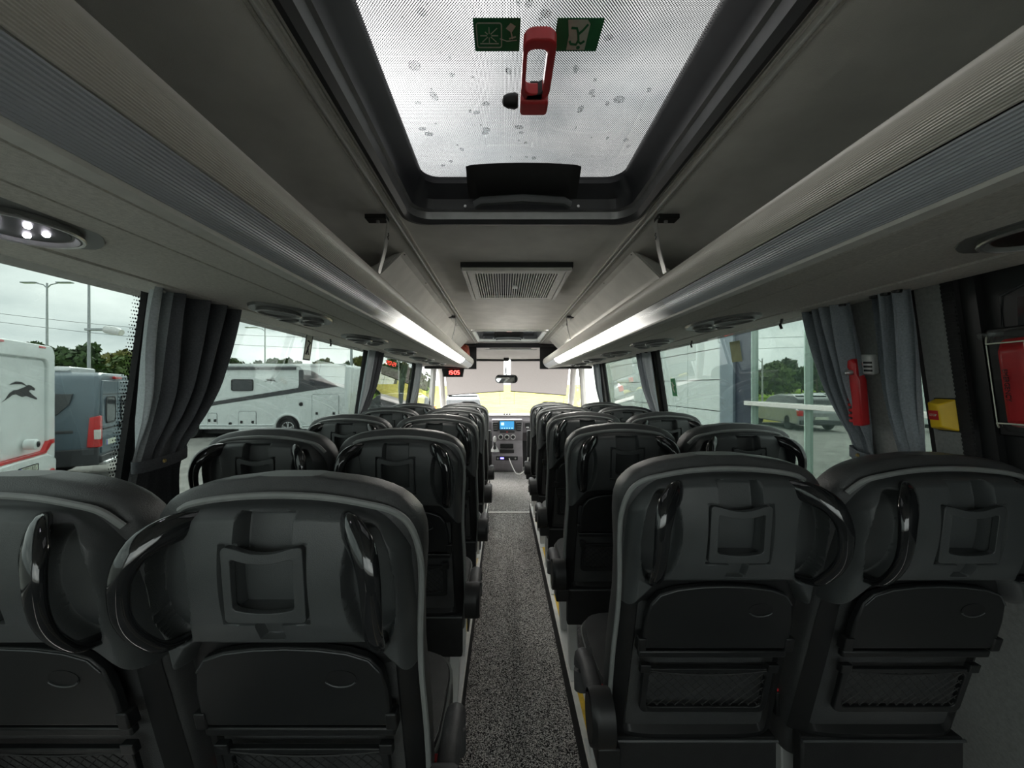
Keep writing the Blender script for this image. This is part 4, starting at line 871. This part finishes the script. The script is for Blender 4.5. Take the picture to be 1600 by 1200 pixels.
obj('chassis', MB().box(mx0, mx1 - .3, .2, 2.1, .16, .38), darkp, mh)
wheel(mh, wc, .375, -.03, .375, -1); wheel(mh, mx0 + 1.0, .375, -.03, .375, -1)
def hound(parent, cx_, cz_, sc_, y, mat, flip=1):
    body = [(-.42, -.13), (-.30, -.02), (-.16, .04), (-.02, .05), (.10, .08), (.20, .10), (.30, .14), (.40, .12), (.52, .06), (.50, .03), (.38, .05), (.30, .02), (.42, -.05), (.60, -.13), (.58, -.15), (.36, -.10), (.22, -.07), (.10, -.09), (.0, -.06), (-.10, -.03), (-.22, -.05), (-.34, -.10), (-.50, -.16)]
    m = MB().prism([(cx_ + flip * a * sc_, cz_ + b * sc_) for a, b in body], 'y', y - .006, y + .002)
    m.prism([(cx_ + flip * a * sc_, cz_ + b * sc_) for a, b in [(-.30, .14), (-.10, .20), (.08, .19), (.24, .12), (.10, .15), (-.10, .15)]], 'y', y - .006, y + .002)
    return obj('hound_emblem', m, mat, parent, smooth=0)
hound(mh, mp(424, 594)[0], mp(424, 594)[1], .42, -.012, blackprint, -1)
for k, rr3 in enumerate((.46, .38)):
    c_ = mp(434, 598); obj('arc_emblem', MB().tube([(c_[0] + rr3 * math.cos(a) - .12, -.014, c_[1] + rr3 * .8 * math.sin(a) - .12) for a in [R(10 + 7 * i) for i in range(8)]], .02, .004, n=6, up=(0, 1, 0)), trimw, mh)

# --- white motorhome rear and blue-grey van parked askew
AN = R(30)
m2 = thing('motorhome', 'white motorhome seen from behind, red stripe and number plate, beside the blue van', 'motorhome', (-7.1, 5.0, G), AN)
obj('body_shell', MB().prism([(.06, .5), (2.14, .5), (2.2, 1.4), (2.16, 2.5), (2.02, 2.66), (.18, 2.66), (.04, 2.5), (0, 1.4)], 'x', -6.2, 0), mh_white, m2, bevel=.05, seg=3)
obj('rear_cap', MB().ring(rrect(1.08, 1.04, .16, 5, 1.1, 1.62), rrect(.86, .80, .14, 5, 1.1, 1.62), -.06, .02).mapv(lambda x, y, z: (-y, x, z)), mh_white, m2, bevel=.02)
obj('rear_panel', MB().prism(rrect(.84, .78, .12, 5, 1.1, 1.62), 'x', -.02, .02), mh_white, m2, bevel=.01)
obj('bumper', MB().prism([(.02, .36), (2.18, .36), (2.2, .66), (1.9, .80), (.3, .80), (0, .66)], 'x', -.3, .08), mh_white, m2, bevel=.04)
obj('red_stripe', MB().prism([(.1, .84), (1.78, .84), (1.98, 1.02), (2.12, 1.02), (2.12, .95), (2.02, .94), (1.84, .80), (.1, .80)], 'x', .0, .075), lamp_red, m2)
obj('grey_stripe', MB().box(.0, .07, .1, 1.9, .74, .775), rim_m, m2)
for yy in (.6, 1.75): obj('roof_lamp', MB().box(.02, .07, yy - .1, yy + .1, 2.60, 2.64), lamp_red, m2, bevel=.01)
for yy in (.2, 2.0): obj('fog_lamp', MB().lathe([(.07, .06), (.07, .10), (.04, .11)], 14, axis='x', c=(0, yy, .44)), lamp_red, m2)
obj('rear_camera', MB().lathe([(.085, .0), (.085, .12), (.06, .14), (.01, .14)], 18, axis='x', c=(.05, 1.28, 1.02)), mh_white, m2)
obj('camera_lens', MB().lathe([(.055, .185), (.05, .195), (.01, .197)], 16, axis='x', c=(.0, 1.28, 1.02)), gloss, m2)
plt = obj('number_plate', MB().box(.08, .09, 1.02, 1.54, .56, .67), signw, m2, smooth=0); obj('plate_frame', MB().ring(rrect(.268, .063, .008, 2, 1.28, .615), rrect(.258, .053, .004, 2, 1.28, .615), -.096, -.08).mapv(lambda x, y, z: (-y, x, z)), darkp, plt)
obj('plate_flag', MB().box(.0895, .092, 1.02, 1.065, .56, .67), M('plate_blue', (.05, .06, .5), .5, noise=(10, .05)), plt, smooth=0)
text('plate_text', '197 LRG', .105, blackprint, plt, Matrix.Translation((.0915, 1.30, .613)) @ Matrix.Rotation(R(90), 4, 'Z') @ Matrix.Rotation(R(90), 4, 'X'))
hd_ = hound(m2, 0, 0, .85, 0, blackprint, 1); hd_.matrix_local = Matrix.Translation((.022, 1.18, 1.86)) @ Matrix.Rotation(R(90), 4, 'Z')
for yy in (.35, 1.85): obj('wheel', MB().lathe([(.2, -.12), (.34, -.1), (.36, -.06), (.36, .06), (.34, .1), (.2, .12)], 24, axis='y', c=(-1.5, yy, .36)), tyre_m, m2)

vn = thing('van', 'blue-grey camper van with red tail lamps and twin rear door windows', 'van', (-8.3, 7.8, G), AN)
prof = [(.03, .42), (1.92, .42), (1.97, 1.0), (1.93, 1.7), (1.84, 2.14), (1.68, 2.24), (.27, 2.24), (.11, 2.14), (.02, 1.7), (-.02, 1.0)]
obj('body_shell', MB().prism(prof, 'x', -5.4, 0), van_m, vn, bevel=.06, seg=3)
for k, (a, b) in enumerate(((.12, .97), (.99, 1.83))):
    dd = obj('rear_door', MB().prism([(a, .58), (b, .58), (b, 1.9), (b - (.06 if k else 0), 2.08), (a + (0 if k else .06), 2.08), (a, 1.9)], 'x', -.02, .03), van_m, vn, bevel=.015)
    obj('door_window', MB().prism(rrect(.24, .26, .09, 5, (a + b) / 2, 1.46), 'x', .02, .045), vglass, dd, bevel=.01)
    obj('window_rim', MB().ring(rrect(.265, .285, .10, 5, (a + b) / 2, 1.46), rrect(.24, .26, .09, 5, (a + b) / 2, 1.46), -.05, -.02).mapv(lambda x, y, z: (-y, x, z)), van_g, dd)
    obj('crease', MB().box(.028, .04, a + .03, b - .03, 1.06, 1.09), van_g, dd); obj('crease', MB().box(.028, .04, a + .03, b - .03, 1.78, 1.80), van_g, dd)
obj('door_handle', MB().box(.03, .06, 1.04, 1.12, 1.02, 1.16), darkp, vn, bevel=.012)
npl = obj('number_plate', MB().box(.03, .042, .30, .82, .72, .83), signw, vn, smooth=0); obj('plate_flag', MB().box(.041, .044, .30, .345, .72, .83), MATS['plate_blue'], npl, smooth=0)
for s_, yy in ((-1, 0.0), (1, 1.95)):
    tl = obj('tail_lamp', MB().hexa([(-.16, yy - .03, .72), (.04, yy - .03, .72), (.04, yy + .10 * -s_ - .0, .72), (-.16, yy + .06 * -s_, .72), (-.12, yy - .03, 1.32), (.04, yy - .03, 1.36), (.04, yy + .10 * -s_, 1.36), (-.12, yy + .06 * -s_, 1.32)]), lamp_red, vn, bevel=.015)
    obj('reversing_lens', MB().box(-.05, .05, min(yy - .036, yy - .036), yy + .01, .88, 1.08), trimw, tl, bevel=.01)
obj('cladding', MB().box(-5.3, .02, -.045, .02, .36, .70).box(-.05, .06, .0, 1.95, .40, .54), van_g, vn, bevel=.02)
obj('step_bumper', MB().box(-.06, .12, .06, 1.90, .34, .42), rim_m, vn, bevel=.02)
obj('side_window_print', MB().prism([(-3.2, 1.30), (-3.2, 1.80), (-.36, 1.80), (-.40, 1.60), (-.55, 1.42), (-.78, 1.28), (-1.2, 1.16), (-1.8, 1.15)], 'y', -.03, .04), mh_dark, vn)
obj('side_window', MB().prism(rrect(.45, .24, .08, 5, -1.18, 1.50), 'y', -.045, .0), vglass, vn, bevel=.01)
obj('side_rail', MB().box(-3.0, -.35, -.035, .0, 1.02, 1.08), mh_dark, vn, bevel=.01)
obj('wheel_arch', MB().lathe([(.52, -.05), (.52, .05), (.01, .05)], 24, axis='y', c=(-1.15, -.0, .40)), van_g, vn)
wheel(vn, -1.15, .36, -.055, .36, -1)
obj('wheel', MB().lathe([(.2, -.12), (.34, -.1), (.36, -.06), (.36, .06), (.34, .1), (.2, .12)], 24, axis='y', c=(-1.15, 1.8, .36)), tyre_m, vn)
obj('roof_box', MB().prism(rrect(.62, .07, .06, 4, .95, 2.29), 'x', -2.6, -.5), rim_m, vn, bevel=.03)
obj('brake_lamp', MB().box(-.04, .05, .78, 1.18, 2.12, 2.17), lamp_red, vn, bevel=.01)

# --- grey estate car ahead of the bus, seen mirrored in the glass facade
def car(label, loc, rz, mat):
    t = thing('car', label, 'car', loc, rz)
    obj('body_shell', MB().prism([(-2.2, .28), (2.2, .28), (2.25, .62), (2.1, .88), (1.0, .98), (-1.9, 1.0), (-2.22, .85)], 'x', -.9, .9).mapv(lambda x, y, z: (x * (1 - .06 * max(0, z - .6)), y, z)), mat, t, bevel=.06, seg=3)
    obj('cabin', MB().prism([(-1.95, .98), (1.1, .96), (.45, 1.48), (-.2, 1.56), (-1.5, 1.54), (-1.85, 1.35)], 'x', -.76, .76).mapv(lambda x, y, z: (x * (1.08 - .28 * (z - .96)), y, z)), vglass, t, bevel=.04)
    obj('roof', MB().prism([(-1.55, 1.545), (.3, 1.50), (-.2, 1.60), (-1.3, 1.60)], 'x', -.66, .66), mat, t, bevel=.02)
    for sx in (-1, 1):
        obj('tail_lamp', MB().box(sx * .82 - .1, sx * .82 + .1, -2.26, -2.1, .66, .90), lamp_red, t, bevel=.02)
        for yy in (-1.35, 1.35): obj('wheel', MB().lathe([(.18, -.1), (.31, -.09), (.33, -.05), (.33, .05), (.31, .09), (.18, .1)], 20, axis='x', c=(sx * .80, yy, .33)), tyre_m, t)
    obj('number_plate', MB().box(-.26, .26, -2.28, -2.2, .52, .63), signw, t); obj('bumper', MB().box(-.86, .86, -2.32, -2.1, .28, .48), van_g, t, bevel=.04)
    return t
car('silver-grey estate car ahead of the bus', (-2.1, 18.8, G), R(8), M('silver_car_paint', (.32, .34, .34), .3, metal=.4, coat=.4, noise=(2, .05)))
car('dark car parked beyond the long motorhome', (-6.2, 21.0, G), R(80), M('dark_car_paint', (.05, .055, .06), .3, coat=.4, noise=(2, .05)))

# --- lamp posts, wires, guard rail, trees
post_m = M('galvanised_post', (.34, .37, .38), .5, metal=.3, noise=(6, .1))
def post(label, px, D, topy, arms, cam_=None):
    p = at(px, 604, D); H = at(px, topy, D).z - G
    t = thing('lamp_post', label, 'lamp post', (p.x, D, G), group='lamp posts')
    obj('pole', MB().tube([(0, 0, 0), (0, 0, H)], [.085, .05], n=10), post_m, t)
    for a in arms:
        obj('arm', MB().tube([(0, 0, H - .35), (a * .25, 0, H - .12), (a * .8, 0, H)], .035, n=8), post_m, t); obj('lantern', MB().box(min(a * .7, a * 1.7), max(a * .7, a * 1.7), -.15, .15, H - .02, H + .06), post_m, t, bevel=.03)
    if cam_:
        ck_ = obj('camera_bracket', MB().box(-.15, 1.1, -.1, .1, cam_ - .06, cam_ + .06), post_m, t, bevel=.02); obj('camera_head', MB().tube([(.9, 0, cam_), (1.4, 0, cam_ - .08), (1.7, 0, cam_ - .16)], [.2, .22, .16], n=12), alu, ck_)
    return t
post('twin-armed street lamp post beyond the white motorhome', 73.5, 26, 442, (-1, 1))
post('tall grey lamp post with side camera beyond the van', 139, 20, 432, (1,), at(139, 515, 20).z - G)
post('thin lamp post above the long motorhome roof', 414, 34, 512, (-1,))
post('slim post right of the long motorhome', 549, 19, 505, (1,))
post('far post between the curtained windows', 623, 30, 560, (1,))
for k, (ya, yb_) in enumerate(((473, 505), (485, 522))):
    a, b = at(-200, ya - 8, 45), at(600, yb_ + 25, 60)
    tag(obj('overhead_cable', MB().tube([a.lerp(b, i / 12) - Vector((0, 0, 1.2 * math.sin(math.pi * i / 12))) for i in range(13)], .025, n=5), darkp), ('upper', 'lower')[k] + ' of two overhead cables spanning the sky', 'cable', 'overhead cables')
gr_ = thing('guard_rail', 'galvanised roadside guard rail beyond the grass verge', 'guard rail', (-32, 29.5, G))
obj('rail_beam', MB().prism([(0, .5), (.05, .55), (0, .6), (.05, .68), (0, .76), (-.04, .68), (-.03, .6), (-.04, .55)], 'x', -16, 22).mapv(lambda x, y, z: (x, y, z)), post_m, gr_)
for i in range(20): obj('rail_post', MB().box(-15.9 + i * 1.95, -15.8 + i * 1.95, .05, .15, 0, .72), post_m, gr_)
leafs = [M('leaf_%s' % n_, c, .8, noise=(1.5, .4)) for n_, c in (('dark', (.045, .085, .025)), ('mid', (.085, .13, .035)), ('olive', (.16, .16, .045)))]
bark = M('tree_bark', (.10, .075, .05), .9, noise=(8, .3))
TG = {}
def tree(label, x, y, h, w_, mat, seed, zg=G):
    rnd = random.Random(seed); t = thing('tree', label, 'tree', (x, y, zg), group='trees beyond the yard')
    obj('trunk', MB().tube([(0, 0, 0), (.1, 0, h * .3), (0, .1, h * .65), (.05, 0, h * .9)], [h * .03, h * .024, h * .015, .02], n=7), bark, t)
    key = (round(h / w_, 1), mat.name)
    m = MB()
    blobs = [(rnd.gauss(0, .26) * w_, rnd.gauss(0, .26) * w_, h * rnd.uniform(.28, .92), w_ * rnd.uniform(.16, .30)) for _ in range(16)]
    blobs = [(bx_ * (1.25 - bz / h), by_ * (1.25 - bz / h), bz, br * (1.35 - bz / h)) for bx_, by_, bz, br in blobs]
    for bx_, by_, bz, br in blobs:
        for _ in range(130):
            d = Vector((rnd.gauss(0, 1), rnd.gauss(0, 1), rnd.gauss(0, 1))).normalized() * br * rnd.uniform(.55, 1.05)
            p = Vector((bx_, by_, bz)) + d; a = Vector((rnd.gauss(0, 1), rnd.gauss(0, 1), rnd.gauss(0, 1))).normalized(); b = a.cross(d).normalized(); sz = .055 * w_ * rnd.uniform(.6, 1.3)
            m.add([p - a * sz, p + b * sz * .6, p + a * sz, p - b * sz * .6], [(0, 1, 2, 3)])
    o = obj('crown', m, mat, t, smooth=0); o['kind'] = 'stuff'; return t
sp_ = [(60, 34, 536, 4.2, 0), (88, 36, 540, 4, 0), (112, 33, 556, 3.4, 2), (140, 34, 538, 4.4, 0), (165, 38, 560, 4, 2), (190, 36, 552, 5, 2), (212, 40, 556, 5, 1),
       (322, 46, 560, 4, 0), (360, 48, 562, 5, 0), (395, 46, 563, 5, 0), (420, 47, 560, 4, 0), (446, 46, 562, 4, 0), (500, 52, 560, 5, 1), (545, 44, 568, 4, 0), (560, 40, 575, 4, 0), (606, 50, 574, 5, 0), (622, 42, 570, 5, 0), (640, 46, 576, 5, 0)]
for i, (px, D, ty, w_, mi_) in enumerate(sp_):
    D = D * (1 + .24 * (i % 3)); p = at(px, ty, D); where = 'beyond the van' if px < 230 else ('showing above the long motorhome roof' if px < 520 else 'beyond the front side windows')
    tree('%s tree crown %s' % (('dark green', 'mid green', 'olive autumn')[mi_], where), p.x, D, (p.z - G) * 1.03, w_ * 1.1 * (1 + .2 * (i % 3)), leafs[mi_], i)
for i in range(9):                                   # row across the road, mirrored in the facade glass
    tree('roadside tree in the row far ahead, seen mirrored in the facade', -46 + i * 3.4 + random.uniform(-.5, .5), 72 + 7 * (i % 2) + random.uniform(-3, 3), 6.8 + random.uniform(-1, 1), 4.6, leafs[i % 3], 100 + i, G + .4)

# --- white panelled building with glass corner
XB = CX + 6.0
bd = thing('showroom_building', 'white panelled showroom facade with dark corner column and mirrored glass', 'building', (XB, 10, G))
def W(y, z): return (y - 10, z - G)
panel_m = M('white_facade_panel', (.66, .73, .71), .45, noise=(.8, .03))
obj('backing_wall', MB().box(.05, .3, 0.3, 20, 0, 6.5), van_g, bd)
zr = [G, -.19, .69, 1.57, 2.45, 3.33, 4.21, 5.09, 5.9]
pm = None
for c in range(9):
    ya = 10.46 + (c - 0) * 2.06 - .0
    for r in range(len(zr) - 1):
        a, b = zr[r], zr[r + 1]
        obj('facade_panel', MB().box(.0, .045, ya + .012 - 10, ya + 2.048 - 10, a + .012 - G, b - .012 - G), panel_m, bd, smooth=0, bevel=.004)
cn = M('steel_blue_column', (.20, .25, .29), .35, noise=(2, .05)); cd = M('navy_column', (.03, .042, .065), .55, noise=(2, .08))
obj('corner_column', MB().box(-.12, .3, -.15 + .0, .46, 0, 6.5), cn, bd, bevel=.01)
obj('dark_column', MB().box(-.06, .3, -.80, -.15, 0, 6.5), cd, bd, bevel=.01)
def reflective():
    m = bpy.data.materials.new('mirrored_green_glass'); m.use_nodes = True; t = m.node_tree; t.nodes.clear()
    o = t.nodes.new('ShaderNodeOutputMaterial'); g = t.nodes.new('ShaderNodeBsdfGlossy'); g.inputs['Roughness'].default_value = 0.005; g.inputs['Color'].default_value = (.86, .92, .88, 1)
    d = t.nodes.new('ShaderNodeBsdfDiffuse'); nz = t.nodes.new('ShaderNodeTexNoise'); nz.inputs['Scale'].default_value = .7; cr_ = t.nodes.new('ShaderNodeValToRGB'); cr_.color_ramp.elements[0].color = (.08, .12, .11, 1); cr_.color_ramp.elements[1].color = (.20, .27, .24, 1)
    mx = t.nodes.new('ShaderNodeMixShader'); mx.inputs['Fac'].default_value = .78
    t.links.new(nz.outputs['Fac'], cr_.inputs['Fac']); t.links.new(cr_.outputs['Color'], d.inputs['Color']); t.links.new(d.outputs['BSDF'], mx.inputs[1]); t.links.new(g.outputs['BSDF'], mx.inputs[2]); t.links.new(mx.outputs['Shader'], o.inputs['Surface']); return m
rg = reflective(); gm = M('green_glass_edge', (.50, .66, .57), .2, coat=.5, noise=(1, .05))
for k in range(5):
    yb_ = -.80 - k * 1.62; obj('glass_pane', MB().box(.0, .02, yb_ - 1.56, yb_ - .06, .05, 6.2), rg, bd, smooth=0); obj('glass_fin', MB().box(-.08, .06, yb_ - .04, yb_ - .01, 0, 6.2), gm, bd, bevel=.004)
obj('push_bar', MB().box(-.14, -.08, -7.0, -.62, 1.50, 1.60), trimw, bd, bevel=.01)
for k in range(5): obj('bar_bracket', MB().box(-.10, .0, -1.0 - k * 1.5, -.95 - k * 1.5, 1.52, 1.58), metal, bd)
obj('roof_edge', MB().box(-.15, .4, -9, 20, 6.2, 6.6), cn, bd)
